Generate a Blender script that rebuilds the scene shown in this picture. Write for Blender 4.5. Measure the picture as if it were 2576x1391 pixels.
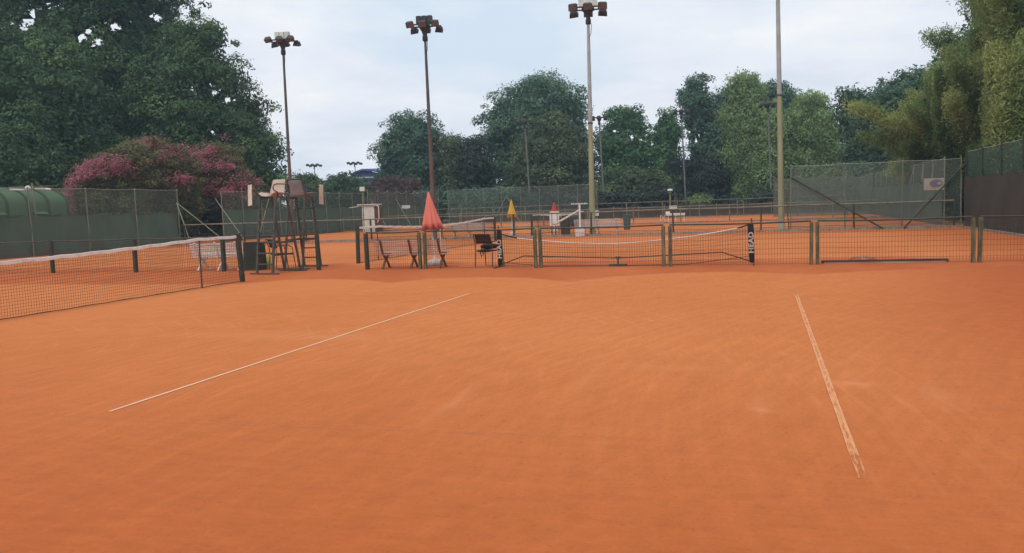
import bpy, math, random
import numpy as np
from mathutils import Vector, Matrix
random.seed(7); rng = np.random.default_rng(7)
R = math.radians
S = bpy.context.scene
for o in list(bpy.data.objects): bpy.data.objects.remove(o)

# ------------------------------------------------------------------ camera
FPX, PIT, ROL, HC = 2020.54, 0.0865, 0.0351, 1.50      # measured from the court lines (2576 px wide picture)
_c, _s = math.cos(ROL), math.sin(ROL)
F_ = Vector((0, math.cos(PIT), -math.sin(PIT))); U0 = Vector((0, math.sin(PIT), math.cos(PIT))); R0 = Vector((1, 0, 0))
RT = _c*R0 - _s*U0; UP = _s*R0 + _c*U0
cd = bpy.data.cameras.new('camera'); cam = bpy.data.objects.new('camera', cd); S.collection.objects.link(cam)
m = Matrix((RT, UP, -F_)).transposed().to_4x4(); m.translation = Vector((0, 0, HC)); cam.matrix_world = m
cd.sensor_width = 36; cd.lens = 36*FPX/2576; cd.clip_end = 3000; cd.clip_start = .05
S.camera = cam

# ------------------------------------------------------------------ world, sun, exposure
SUN_EL, SUN_AZ = R(52), R(205)        # azimuth clockwise from +Y
w = bpy.data.worlds.new('World'); S.world = w; w.use_nodes = True
N = w.node_tree.nodes; L = w.node_tree.links; N.clear()
out = N.new('ShaderNodeOutputWorld'); bg = N.new('ShaderNodeBackground'); sky = N.new('ShaderNodeTexSky')
sky.sky_type = 'NISHITA'; sky.sun_disc = False; sky.sun_elevation = SUN_EL; sky.sun_rotation = SUN_AZ; sky.dust_density = 2.5; sky.air_density = 1.2
geo = N.new('ShaderNodeTexCoord'); sep = N.new('ShaderNodeSeparateXYZ'); L.new(geo.outputs['Generated'], sep.inputs[0])
def wm(op, a, b=None, c=None):
    n = N.new('ShaderNodeMath'); n.operation = op
    for i, x in enumerate((a, b, c)):
        if x is None: continue
        if isinstance(x, (int, float)): n.inputs[i].default_value = x
        else: L.new(x, n.inputs[i])
    return n.outputs[0]
zz = wm('ADD', wm('MAXIMUM', sep.outputs[2], 0.0), 0.16)
comb = N.new('ShaderNodeCombineXYZ'); L.new(wm('DIVIDE', sep.outputs[0], zz), comb.inputs[0]); L.new(wm('DIVIDE', sep.outputs[1], zz), comb.inputs[1])
def wnoise(scale, detail, rough, off):
    mp = N.new('ShaderNodeMapping'); mp.inputs['Location'].default_value = off; L.new(comb.outputs[0], mp.inputs[0])
    n = N.new('ShaderNodeTexNoise'); n.inputs['Scale'].default_value = scale; n.inputs['Detail'].default_value = detail
    n.inputs['Roughness'].default_value = rough; L.new(mp.outputs[0], n.inputs['Vector']); return n.outputs[0]
def wramp(src, stops):
    r = N.new('ShaderNodeValToRGB'); L.new(src, r.inputs[0]); e = r.color_ramp.elements
    while len(e) < len(stops): e.new(.5)
    for k, (p, c) in enumerate(stops): e[k].position = p; e[k].color = (*c, 1)
    return r.outputs[0]
cover = wramp(wnoise(.8, 5, .5, (3.1, 1.7, 0)), [(.32, (.12, .12, .12)), (.44, (.85, .85, .85)), (.56, (1, 1, 1))])
tone = wramp(wnoise(1.5, 6, .55, (8.2, 4.4, 0)), [(.34, (5.7, 6.15, 6.9)), (.50, (6.5, 6.75, 7.35)), (.62, (7.0, 7.15, 7.45)), (.72, (7.6, 7.6, 7.7))])
hz = N.new('ShaderNodeMix'); hz.data_type = 'RGBA'
blue = N.new('ShaderNodeMix'); blue.data_type = 'RGBA'; blue.inputs[0].default_value = .85
L.new(sky.outputs[0], blue.inputs[6]); blue.inputs[7].default_value = (5.4, 6.3, 7.3, 1)
L.new(cover, hz.inputs[0]); L.new(blue.outputs[2], hz.inputs[6]); L.new(tone, hz.inputs[7])
L.new(hz.outputs[2], bg.inputs[0]); bg.inputs[1].default_value = .12; L.new(bg.outputs[0], out.inputs[0])
sd = bpy.data.lights.new('sun', 'SUN'); sd.energy = 1.25; sd.angle = R(22); sd.color = (1, .95, .88)
sun = bpy.data.objects.new('sun', sd); S.collection.objects.link(sun)
sdir = Vector((math.sin(SUN_AZ)*math.cos(SUN_EL), math.cos(SUN_AZ)*math.cos(SUN_EL), math.sin(SUN_EL)))
sun.rotation_euler = sdir.to_track_quat('Z', 'Y').to_euler(); sun.location = (0, 0, 40)
S.view_settings.view_transform = 'Standard'; S.view_settings.look = 'None'; S.view_settings.gamma = 1; S.view_settings.exposure = 0.15

# ------------------------------------------------------------------ measuring helpers
def ray(u, v): return F_*FPX + RT*(u-1288) + UP*(695.5-v)
def G(u, v):                                  # point on the ground seen at a picture point
    d = ray(u, v); t = -HC/d.z; return Vector((d.x*t, d.y*t, 0))
def PY(u, v, y):                              # point at distance y ahead
    d = ray(u, v); t = y/d.y; return Vector((d.x*t, y, HC+d.z*t))
def ZAT(p, v):                                # height above ground point p that is seen at row v
    k = (695.5-v)/FPX; q = Vector((p.x, p.y, -HC)); return (k*q.dot(F_)-q.dot(UP))/(UP.z-k*F_.z)
TH = .3032; E1 = Vector((math.sin(TH), math.cos(TH), 0)); E2 = Vector((math.cos(TH), -math.sin(TH), 0))
def CF(a, b, z=0): return E1*a + E2*b + Vector((0, 0, z))      # court frame: a across the courts, b along them
def AB(p): return p.dot(E1), p.dot(E2)
ANG = -TH                                      # rotation of an object whose +Y should point along E1

# ------------------------------------------------------------------ mesh builder
class MB:
    def __init__(s): s.v = []; s.f = []; s.sm = []
    def add(s, vs, fs, smooth=False):
        o = len(s.v); s.v += [tuple(x) for x in vs]; s.f += [tuple(i+o for i in f) for f in fs]; s.sm += [smooth]*len(fs); return s
    def box(s, c, d, M=None):
        x, y, z = [q/2 for q in d]; c = Vector(c)
        vs = [Vector((i*x, j*y, k*z)) for i in (-1, 1) for j in (-1, 1) for k in (-1, 1)]
        if M is not None: vs = [M @ q for q in vs]
        return s.add([q+c for q in vs], [(0, 1, 3, 2), (4, 6, 7, 5), (0, 4, 5, 1), (2, 3, 7, 6), (0, 2, 6, 4), (1, 5, 7, 3)])
    def beam(s, p, q, w, h, up=(0, 0, 1), bev=0):
        p, q = Vector(p), Vector(q); d = q-p; l = d.length; d.normalize(); u = Vector(up)
        if abs(d.dot(u)) > .98: u = Vector((0, 1, 0)) if abs(d.y) < .9 else Vector((1, 0, 0))
        sx = d.cross(u).normalized(); uu = sx.cross(d)
        M = Matrix((sx, d, uu)).transposed(); return s.box((p+q)/2, (w, l, h), M)
    def tube(s, pts, r, n=8, closed=False, caps=True):
        pts = [Vector(p) for p in pts]; m_ = len(pts); rr = r if isinstance(r, (list, tuple)) else [r]*m_
        rings = []; prev = None
        for i, p in enumerate(pts):
            if closed: t = pts[(i+1) % m_]-pts[i-1]
            else: t = pts[min(i+1, m_-1)]-pts[max(i-1, 0)]
            t.normalize()
            if prev is None:
                a = Vector((0, 0, 1)) if abs(t.z) < .9 else Vector((1, 0, 0)); prev = t.cross(a).normalized()
            else:
                prev = prev - t*prev.dot(t)
                if prev.length < 1e-6: prev = t.orthogonal()
                prev.normalize()
            b = t.cross(prev); rings.append([p+(prev*math.cos(2*math.pi*k/n)+b*math.sin(2*math.pi*k/n))*rr[i] for k in range(n)])
        vs = [q for g in rings for q in g]; fs = []
        for i in range(m_ if closed else m_-1):
            j = (i+1) % m_
            for k in range(n): k2 = (k+1) % n; fs.append((i*n+k, i*n+k2, j*n+k2, j*n+k))
        s.add(vs, fs, n > 4)
        if caps and not closed: s.add(rings[0][::-1], [tuple(range(n))]); s.add(rings[-1], [tuple(range(n))])
        return s
    def lathe(s, prof, c=(0, 0, 0), n=16, fn=None, smooth=True):
        c = Vector(c); vs = []
        for r, z in prof:
            for k in range(n):
                a = 2*math.pi*k/n; q = r*(fn(a, z) if fn else 1); vs.append(c+Vector((q*math.cos(a), q*math.sin(a), z)))
        fs = [(i*n+k, i*n+(k+1) % n, (i+1)*n+(k+1) % n, (i+1)*n+k) for i in range(len(prof)-1) for k in range(n)]
        s.add(vs, fs, smooth); m_ = len(prof)
        if prof[0][0] > 1e-4: s.add(vs[:n][::-1], [tuple(range(n))])
        if prof[-1][0] > 1e-4: s.add(vs[(m_-1)*n:], [tuple(range(n))])
        return s
    def prism(s, poly, d0, d1, M=None):          # poly in XZ, extruded along Y from d0 to d1
        n = len(poly); vs = [Vector((x, d0, z)) for x, z in poly]+[Vector((x, d1, z)) for x, z in poly]
        if M is not None: vs = [M @ q for q in vs]
        return s.add(vs, [tuple(range(n)), tuple(range(2*n-1, n-1, -1))]+[(i, i+n, (i+1) % n+n, (i+1) % n) for i in range(n)])
    def sheet(s, fn, nu, nv, th=0, smooth=True):
        vs = [Vector(fn(i/nu, j/nv)) for i in range(nu+1) for j in range(nv+1)]
        return s.add(vs, [(i*(nv+1)+j, (i+1)*(nv+1)+j, (i+1)*(nv+1)+j+1, i*(nv+1)+j+1) for i in range(nu) for j in range(nv)], smooth)
    def build(s, name, mat, parent=None, org=None, bevel=0):
        if org is None and parent is not None and '_org' in parent: org = Vector(parent['_org'])
        me = bpy.data.meshes.new(name); vs = s.v
        if org is not None: vs = [(x-org[0], y-org[1], z-org[2]) for x, y, z in vs]
        me.from_pydata(vs, [], s.f); me.polygons.foreach_set('use_smooth', s.sm); me.update()
        o = bpy.data.objects.new(name, me); S.collection.objects.link(o); me.materials.append(mat)
        if parent is not None:
            o.parent = parent
            if '_org' in parent: o['_org'] = parent['_org']
        elif org is not None: o.location = org
        if bevel:
            b = o.modifiers.new('bevel', 'BEVEL'); b.width = bevel; b.segments = 2; b.limit_method = 'ANGLE'
        return o
def tag(o, label=None, cat=None, group=None, kind=None):
    if label: o['label'] = label
    if cat: o['category'] = cat
    if group: o['group'] = group
    if kind: o['kind'] = kind
    return o
def thing(name, label, cat, loc=(0, 0, 0), rz=0, group=None, world=False):
    o = bpy.data.objects.new(name, None); S.collection.objects.link(o); o.location = loc; o.rotation_euler = (0, 0, rz); o.empty_display_size = .2
    if world: o['_org'] = list(loc)          # children are given in world coordinates
    return tag(o, label, cat, group)
def copy_tree(o, parent=None):
    c = o.copy(); S.collection.objects.link(c); c.parent = parent
    for ch in list(o.children): copy_tree(ch, c)
    return c
def place(proto, used, loc, rz, label, group=None, scale=None):
    o = copy_tree(proto) if used else proto
    o.location = loc; o.rotation_euler = (0, 0, rz); o['label'] = label
    if group: o['group'] = group
    if scale: o.scale = scale
    return o

# ------------------------------------------------------------------ materials
def mat(name, col, rough=.7, col2=None, scale=6, detail=5, bump=0, bscale=None, metal=0, spec=.3, stretch=(1, 1, 1), mix=(.4, .65), alpha=None, coord='Object', trans=0):
    M = bpy.data.materials.new(name); M.use_nodes = True; n = M.node_tree.nodes; l = M.node_tree.links; b = n['Principled BSDF']
    b.inputs['Roughness'].default_value = rough; b.inputs['Metallic'].default_value = metal; b.inputs['Specular IOR Level'].default_value = spec
    b.inputs['Base Color'].default_value = (*col, 1)
    tc = n.new('ShaderNodeTexCoord'); mp = n.new('ShaderNodeMapping'); mp.inputs['Scale'].default_value = stretch; l.new(tc.outputs[coord], mp.inputs[0])
    if col2:
        t = n.new('ShaderNodeTexNoise'); t.inputs['Scale'].default_value = scale; t.inputs['Detail'].default_value = detail; t.inputs['Roughness'].default_value = .6
        l.new(mp.outputs[0], t.inputs['Vector']); r = n.new('ShaderNodeValToRGB'); l.new(t.outputs[0], r.inputs[0])
        r.color_ramp.elements[0].position = mix[0]; r.color_ramp.elements[0].color = (*col, 1); r.color_ramp.elements[1].position = mix[1]; r.color_ramp.elements[1].color = (*col2, 1)
        l.new(r.outputs[0], b.inputs['Base Color'])
    if bump:
        t2 = n.new('ShaderNodeTexNoise'); t2.inputs['Scale'].default_value = bscale or scale*3; t2.inputs['Detail'].default_value = 4; l.new(mp.outputs[0], t2.inputs['Vector'])
        bp = n.new('ShaderNodeBump'); bp.inputs['Strength'].default_value = bump; bp.inputs['Distance'].default_value = .02; l.new(t2.outputs[0], bp.inputs['Height']); l.new(bp.outputs[0], b.inputs['Normal'])
    if trans or alpha is not None:
        o_ = n['Material Output']; src = b.outputs[0]
        if trans:
            tr = n.new('ShaderNodeBsdfTranslucent'); l.new(b.inputs['Base Color'].links[0].from_socket, tr.inputs[0]) if b.inputs['Base Color'].links else setattr(tr.inputs[0], 'default_value', (*col, 1))
            mx = n.new('ShaderNodeMixShader'); mx.inputs[0].default_value = trans; l.new(src, mx.inputs[1]); l.new(tr.outputs[0], mx.inputs[2]); src = mx.outputs[0]
        if alpha is not None:
            tp = n.new('ShaderNodeBsdfTransparent'); mx = n.new('ShaderNodeMixShader'); mx.inputs[0].default_value = alpha
            l.new(tp.outputs[0], mx.inputs[1]); l.new(src, mx.inputs[2]); src = mx.outputs[0]
        l.new(src, o_.inputs[0])
    return M
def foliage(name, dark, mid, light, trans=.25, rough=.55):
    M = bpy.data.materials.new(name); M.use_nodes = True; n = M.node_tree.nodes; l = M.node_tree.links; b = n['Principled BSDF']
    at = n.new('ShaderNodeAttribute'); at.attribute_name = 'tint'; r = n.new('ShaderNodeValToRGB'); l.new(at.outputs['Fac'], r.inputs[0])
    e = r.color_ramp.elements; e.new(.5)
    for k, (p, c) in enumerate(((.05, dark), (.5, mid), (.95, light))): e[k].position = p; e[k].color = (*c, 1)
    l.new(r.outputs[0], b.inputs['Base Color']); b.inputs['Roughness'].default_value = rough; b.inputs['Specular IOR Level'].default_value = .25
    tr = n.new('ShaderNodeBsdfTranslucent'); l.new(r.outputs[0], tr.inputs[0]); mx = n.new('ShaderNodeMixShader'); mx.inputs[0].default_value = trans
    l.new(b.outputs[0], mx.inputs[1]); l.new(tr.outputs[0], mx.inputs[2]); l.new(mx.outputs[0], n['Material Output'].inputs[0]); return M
M = {}
M['post_dark'] = mat('dark_green_paint', (.030, .038, .032), .55, (.055, .062, .045), 9, bump=.2)
M['post_moss'] = mat('weathered_green_post', (.085, .085, .045), .8, (.20, .17, .10), 14, stretch=(1, 1, .25), bump=.3)
M['rail_dark'] = mat('dark_rail', (.045, .038, .030), .5, (.075, .065, .05), 5, bump=.1)
M['rail_grey'] = mat('weathered_rail', (.13, .12, .09), .7, (.22, .20, .15), 4)
M['post_pale'] = mat('pale_green_pipe', (.16, .17, .12), .6, (.25, .25, .18), 4, stretch=(1, 1, .3))
M['wire'] = mat('dark_wire', (.05, .035, .025), .6)
M['cord'] = mat('net_cord', (.035, .025, .02), .8)
M['tape'] = mat('white_net_tape', (.74, .69, .64), .8, (.52, .42, .35), 9, mix=(.5, .75))
M['cable'] = mat('light_cable', (.40, .40, .36), .6)
M['screen'] = mat('green_windscreen', (.070, .115, .088), .85, (.084, .132, .100), 1.2, bump=.5, bscale=2.5, stretch=(1, 1, .6))
M['screen_brown'] = mat('olive_windscreen', (.050, .047, .037), .85, (.058, .054, .043), 1.0, bump=.4, bscale=2)
M['netting'] = mat('chain_link', (.12, .165, .135), .7, (.15, .195, .16), 2, alpha=.30)
M['shade'] = mat('green_shade_net', (.040, .088, .068), .8, (.055, .105, .08), 3, alpha=.66, stretch=(1, 1, .5))
M['shade_thin'] = mat('pale_shade_net', (.095, .12, .105), .8, (.115, .14, .12), 2, alpha=.6)
M['lamp_brown'] = mat('rusty_mast', (.10, .066, .056), .7, (.14, .09, .075), 3, stretch=(1, 1, .3), bump=.1)
M['upper_pale'] = mat('galvanised_mast', (.30, .31, .30), .55, (.38, .39, .38), 2)
M['upper_dark'] = mat('dark_mast_top', (.065, .066, .075), .6, (.10, .09, .09), 3)
M['lamp_green'] = mat('olive_mast', (.25, .255, .15), .6, (.31, .31, .19), 2, stretch=(1, 1, .3), bump=.1)
M['lamp_grey'] = mat('grey_mast', (.12, .13, .12), .6, (.18, .18, .16), 2)
M['housing'] = mat('lamp_housing', (.035, .04, .05), .55, (.06, .055, .055), 6)
M['lens'] = mat('lamp_glass', (.17, .155, .15), .5, (.12, .11, .11), 3, spec=.3)
M['ballast'] = mat('pale_ballast', (.62, .63, .56), .6, (.5, .52, .46), 3)
M['iron'] = mat('brown_cast_iron', (.13, .058, .036), .6, (.20, .095, .06), 10, bump=.2)
M['slat'] = mat('faded_slats', (.60, .38, .30), .75, (.40, .22, .17), 7, stretch=(.2, 1, 1), bump=.2, mix=(.45, .7))
M['slat_white'] = mat('white_slats', (.78, .74, .70), .7, (.45, .37, .32), 6, stretch=(.2, 1, 1), mix=(.5, .75))
M['slat_grey'] = mat('pale_grey_slats', (.60, .55, .51), .7, (.30, .25, .21), 6, stretch=(.2, 1, 1), mix=(.45, .75))
M['frame_dark'] = mat('dark_steel', (.052, .058, .05), .55, (.09, .085, .072), 8)
M['frame_brown'] = mat('brown_steel', (.085, .045, .035), .6, (.12, .07, .055), 8)
M['shell'] = mat('beige_plastic', (.52, .40, .33), .5, (.44, .32, .26), 5)
M['shell_grey'] = mat('grey_plastic', (.25, .22, .22), .5, (.20, .175, .175), 5)
M['plank'] = mat('pale_plank', (.60, .53, .42), .75, (.48, .38, .28), 6, stretch=(3, 3, .3))
M['salmon'] = mat('salmon_canvas', (.80, .235, .175), .85, (.72, .19, .14), 3, bump=.15, trans=.15)
M['yellow'] = mat('yellow_canvas', (.72, .42, .06), .85, (.60, .33, .05), 3, trans=.15)
M['red'] = mat('red_canvas', (.58, .07, .05), .85, (.50, .05, .04), 3, trans=.15)
M['white'] = mat('white_paint', (.66, .65, .62), .6, (.52, .48, .44), 6, mix=(.5, .8))
M['white_stone'] = mat('dusty_white_base', (.52, .47, .43), .8, (.36, .28, .23), 8, bump=.2)
M['maroon'] = mat('maroon_fabric', (.045, .020, .018), .85, (.065, .03, .027), 12)
M['black'] = mat('black_fabric', (.014, .013, .014), .8, (.024, .022, .022), 12)
M['bin'] = mat('dark_green_plastic', (.035, .046, .034), .6, (.05, .06, .045), 4)
M['teal'] = mat('teal_plastic', (.045, .09, .085), .6, (.06, .11, .10), 4)
M['lime'] = mat('lime_plastic', (.55, .52, .12), .6, (.48, .42, .10), 4)
M['concrete'] = mat('concrete_kerb', (.30, .26, .21), .9, (.20, .15, .11), 5, bump=.4)
M['roof_green'] = mat('green_tarpaulin', (.055, .135, .062), .6, (.10, .15, .08), 1.3, bump=.15, mix=(.35, .75))
M['roof_rib'] = mat('dark_green_rib', (.028, .055, .032), .7)
M['blue_roof'] = mat('blue_sheet_roof', (.065, .095, .24), .6, (.085, .12, .27), .3)
M['wood_dark'] = mat('dark_timber', (.075, .035, .024), .8, (.12, .06, .04), 8, stretch=(.3, 1, 1), bump=.3)
M['rope'] = mat('rope', (.35, .22, .15), .9)
M['sign_pale'] = mat('sign_panel', (.50, .40, .33), .6, (.44, .35, .29), 3)
M['sign_orange'] = mat('sign_orange', (.52, .20, .08), .6)
M['sign_purple'] = mat('sign_purple', (.17, .12, .20), .6)
M['ink'] = mat('sign_ink', (.05, .06, .07), .7)
M['bark'] = mat('bark', (.055, .042, .032), .9, (.10, .08, .06), 5, stretch=(1, 1, .2), bump=.6)
M['cane'] = mat('bamboo_cane', (.30, .27, .10), .5, (.20, .22, .07), 3, stretch=(1, 1, .3))
LF = {
 'oak': foliage('oak_leaves', (0.039, 0.075, 0.035), (0.069, 0.135, 0.055), (0.131, 0.216, 0.075)),
 'deep': foliage('deep_leaves', (0.045, 0.095, 0.062), (0.084, 0.169, 0.101), (0.152, 0.259, 0.145)),
 'mid': foliage('mid_leaves', (0.039, 0.077, 0.036), (0.070, 0.130, 0.054), (0.120, 0.205, 0.077)),
 'olive': foliage('olive_leaves', (0.049, 0.074, 0.037), (0.091, 0.132, 0.059), (0.175, 0.236, 0.094)),
 'fresh': foliage('fresh_leaves', (0.041, 0.101, 0.046), (0.073, 0.176, 0.070), (0.125, 0.253, 0.094)),
 'willow': foliage('willow_leaves', (0.111, 0.170, 0.066), (0.203, 0.306, 0.114), (0.368, 0.484, 0.193), .35),
 'plum': foliage('plum_leaves', (.028, .037, .030), (.044, .057, .044), (.07, .088, .062)),
 'myrtle': foliage('myrtle_leaves', (0.076, 0.087, 0.036), (0.127, 0.133, 0.056), (0.204, 0.166, 0.077)),
 'bamboo': foliage('bamboo_leaves', (0.087, 0.150, 0.052), (0.174, 0.259, 0.088), (0.348, 0.403, 0.143), .35),
 'brown': foliage('brown_twigs', (.07, .040, .034), (.10, .062, .052), (.14, .09, .075), .1),
 'pink': foliage('pink_blossom', (0.183, 0.060, 0.064), (0.349, 0.088, 0.119), (0.478, 0.168, 0.201), .3),
 'dead': foliage('dead_leaves', (.12, .06, .035), (.2, .10, .06), (.27, .16, .09), .2),
}
for k_ in LF: M['f_'+k_] = LF[k_]

for k_ in ('screen', 'screen_brown'):      # clay dust on the lower hem, plus brown reflected off the clay, painted in
    nt_ = M[k_].node_tree; n_ = nt_.nodes; b_ = n_['Principled BSDF']; src = b_.inputs['Base Color'].links[0].from_socket
    g_n = n_.new('ShaderNodeTexCoord'); sx = n_.new('ShaderNodeSeparateXYZ'); nt_.links.new(g_n.outputs['Object'], sx.inputs[0]); nz_ = n_.new('ShaderNodeTexNoise'); nz_.inputs['Scale'].default_value = 1.7; nz_.inputs['Detail'].default_value = 6; nt_.links.new(g_n.outputs['Object'], nz_.inputs['Vector'])
    a_ = n_.new('ShaderNodeMath'); a_.operation = 'MULTIPLY_ADD'; nt_.links.new(nz_.outputs[0], a_.inputs[0]); a_.inputs[1].default_value = 1.4; nt_.links.new(sx.outputs[2], a_.inputs[2])
    r_ = n_.new('ShaderNodeValToRGB'); nt_.links.new(a_.outputs[0], r_.inputs[0]); r_.color_ramp.elements[0].position = .62; r_.color_ramp.elements[0].color = (.75, .75, .75, 1); r_.color_ramp.elements[1].position = 1.0; r_.color_ramp.elements[1].color = (0, 0, 0, 1)
    mx_ = n_.new('ShaderNodeMix'); mx_.data_type = 'RGBA'; nt_.links.new(r_.outputs[0], mx_.inputs[0]); nt_.links.new(src, mx_.inputs[6]); mx_.inputs[7].default_value = (.13, .075, .048, 1); nt_.links.new(mx_.outputs[2], b_.inputs['Base Color'])

# clay: colour from world noise, brush streaks, and an attribute for loose red grit, painted-in vignetting and dry pale patches
def clay_material():
    m_ = bpy.data.materials.new('clay'); m_.use_nodes = True; n = m_.node_tree.nodes; l = m_.node_tree.links; b = n['Principled BSDF']
    tc = n.new('ShaderNodeTexCoord')
    def noise(scale, detail=5, st=(1, 1, 1), rot=0, rough=.6, dist=0):
        mp = n.new('ShaderNodeMapping'); mp.vector_type = 'TEXTURE' if False else 'POINT'
        r1 = n.new('ShaderNodeMapping'); r1.inputs['Rotation'].default_value = (0, 0, rot); l.new(tc.outputs['Object'], r1.inputs[0])
        mp.inputs['Scale'].default_value = st; l.new(r1.outputs[0], mp.inputs[0])
        t = n.new('ShaderNodeTexNoise'); t.inputs['Scale'].default_value = scale; t.inputs['Detail'].default_value = detail; t.inputs['Roughness'].default_value = rough
        t.inputs['Distortion'].default_value = dist; l.new(mp.outputs[0], t.inputs['Vector']); return t.outputs[0]
    def ramp(src, stops):
        r = n.new('ShaderNodeValToRGB'); l.new(src, r.inputs[0]); e = r.color_ramp.elements
        while len(e) < len(stops): e.new(.5)
        for k, (p, c) in enumerate(stops): e[k].position = p; e[k].color = (*c, 1)
        return r.outputs[0]
    def mixc(f, a, b_, mode='MIX'):
        x = n.new('ShaderNodeMix'); x.data_type = 'RGBA'; x.blend_type = mode
        for i, s_ in ((0, f), (6, a), (7, b_)):
            if isinstance(s_, (float, int)): x.inputs[i].default_value = s_
            elif isinstance(s_, tuple): x.inputs[i].default_value = (*s_, 1)
            else: l.new(s_, x.inputs[i])
        return x.outputs[2]
    g = lambda v: (v, v, v)
    base = ramp(noise(.16, 4, rough=.5), [(.35, (.55, .175, .053)), (.65, (.60, .200, .066))])
    streak = ramp(noise(1.5, 6, (10, 1, 1), TH-.12, dist=.2), [(.3, g(.955)), (.7, g(1.04))])
    streak2 = ramp(noise(.8, 7, (16, 1, 1), TH+.35, dist=.4), [(.35, g(.945)), (.65, g(1.04))])
    fine = ramp(noise(45, 3), [(.3, g(.90)), (.7, g(1.08))]); grit = ramp(noise(26, 2, rough=.3), [(.66, g(1.0)), (.72, g(.80))])
    mid = ramp(noise(2.2, 5), [(.35, g(.95)), (.7, g(1.04))])
    c = mixc(1., base, streak, 'MULTIPLY'); c = mixc(1., c, streak2, 'MULTIPLY'); c = mixc(1., c, fine, 'MULTIPLY'); c = mixc(1., c, grit, 'MULTIPLY'); c = mixc(1., c, mid, 'MULTIPLY')
    # curved broom marks: faint rings
    mp = n.new('ShaderNodeMapping'); mp.inputs['Location'].default_value = (-9.5, -3.5, 0); l.new(tc.outputs['Object'], mp.inputs[0])
    wv = n.new('ShaderNodeTexWave'); wv.wave_type = 'RINGS'; wv.rings_direction = 'SPHERICAL'; wv.inputs['Scale'].default_value = 1.5; wv.inputs['Distortion'].default_value = 1.6
    wv.inputs['Detail'].default_value = 3; wv.inputs['Detail Scale'].default_value = .6; l.new(mp.outputs[0], wv.inputs['Vector'])
    c = mixc(1., c, ramp(wv.outputs[0], [(.0, g(.985)), (.8, g(1.0)), (1., g(1.03))]), 'MULTIPLY')
    mq = n.new('ShaderNodeMapping'); mq.inputs['Location'].default_value = (11, -7.5, 0); l.new(tc.outputs['Object'], mq.inputs[0])
    w2 = n.new('ShaderNodeTexWave'); w2.wave_type = 'RINGS'; w2.rings_direction = 'SPHERICAL'; w2.inputs['Scale'].default_value = 1.05; w2.inputs['Distortion'].default_value = 1.2; w2.inputs['Detail'].default_value = 2; w2.inputs['Detail Scale'].default_value = .4; l.new(mq.outputs[0], w2.inputs['Vector'])
    line = ramp(w2.outputs[0], [(.90, g(0)), (1., g(1))]); msk = ramp(noise(.55, 3), [(.48, g(0)), (.66, g(.30))]); lm = mixc(1., line, msk, 'MULTIPLY')
    c = mixc(lm, c, (.68, .265, .108))
    c = mixc(1., c, ramp(noise(2.3, 3, (5, 1, 1), TH+.45, dist=.5), [(.64, g(1.0)), (.72, g(.90))]), 'MULTIPLY'); c = mixc(1., c, ramp(noise(3.1, 3, (6, 1, 1), TH-.6, dist=.4), [(.64, g(1.0)), (.72, g(1.05))]), 'MULTIPLY')
    def att(name):
        a = n.new('ShaderNodeAttribute'); a.attribute_name = name; return a.outputs['Fac']
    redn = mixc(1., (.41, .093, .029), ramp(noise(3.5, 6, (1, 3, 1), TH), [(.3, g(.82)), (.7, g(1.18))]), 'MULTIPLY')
    c = mixc(att('loose_vignette'), c, redn); c = mixc(att('pale'), c, (.74, .36, .19))
    l.new(c, b.inputs['Base Color']); b.inputs['Roughness'].default_value = .95; b.inputs['Specular IOR Level'].default_value = .08
    bp = n.new('ShaderNodeBump'); bp.inputs['Strength'].default_value = .35; bp.inputs['Distance'].default_value = .006
    l.new(noise(60, 4), bp.inputs['Height']); l.new(bp.outputs[0], b.inputs['Normal']); return m_
M['clay'] = clay_material()

# ------------------------------------------------------------------ ground
g_ = MB(); g_.add([(-240, -45, -.012), (240, -45, -.012), (240, 220, -.012), (-240, 220, -.012)], [(0, 1, 2, 3)])
gm = mat('grass_earth', (.05, .06, .025), .95, (.09, .08, .04), .6, bump=.5)
tag(g_.build('ground', gm), kind='structure')
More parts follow.
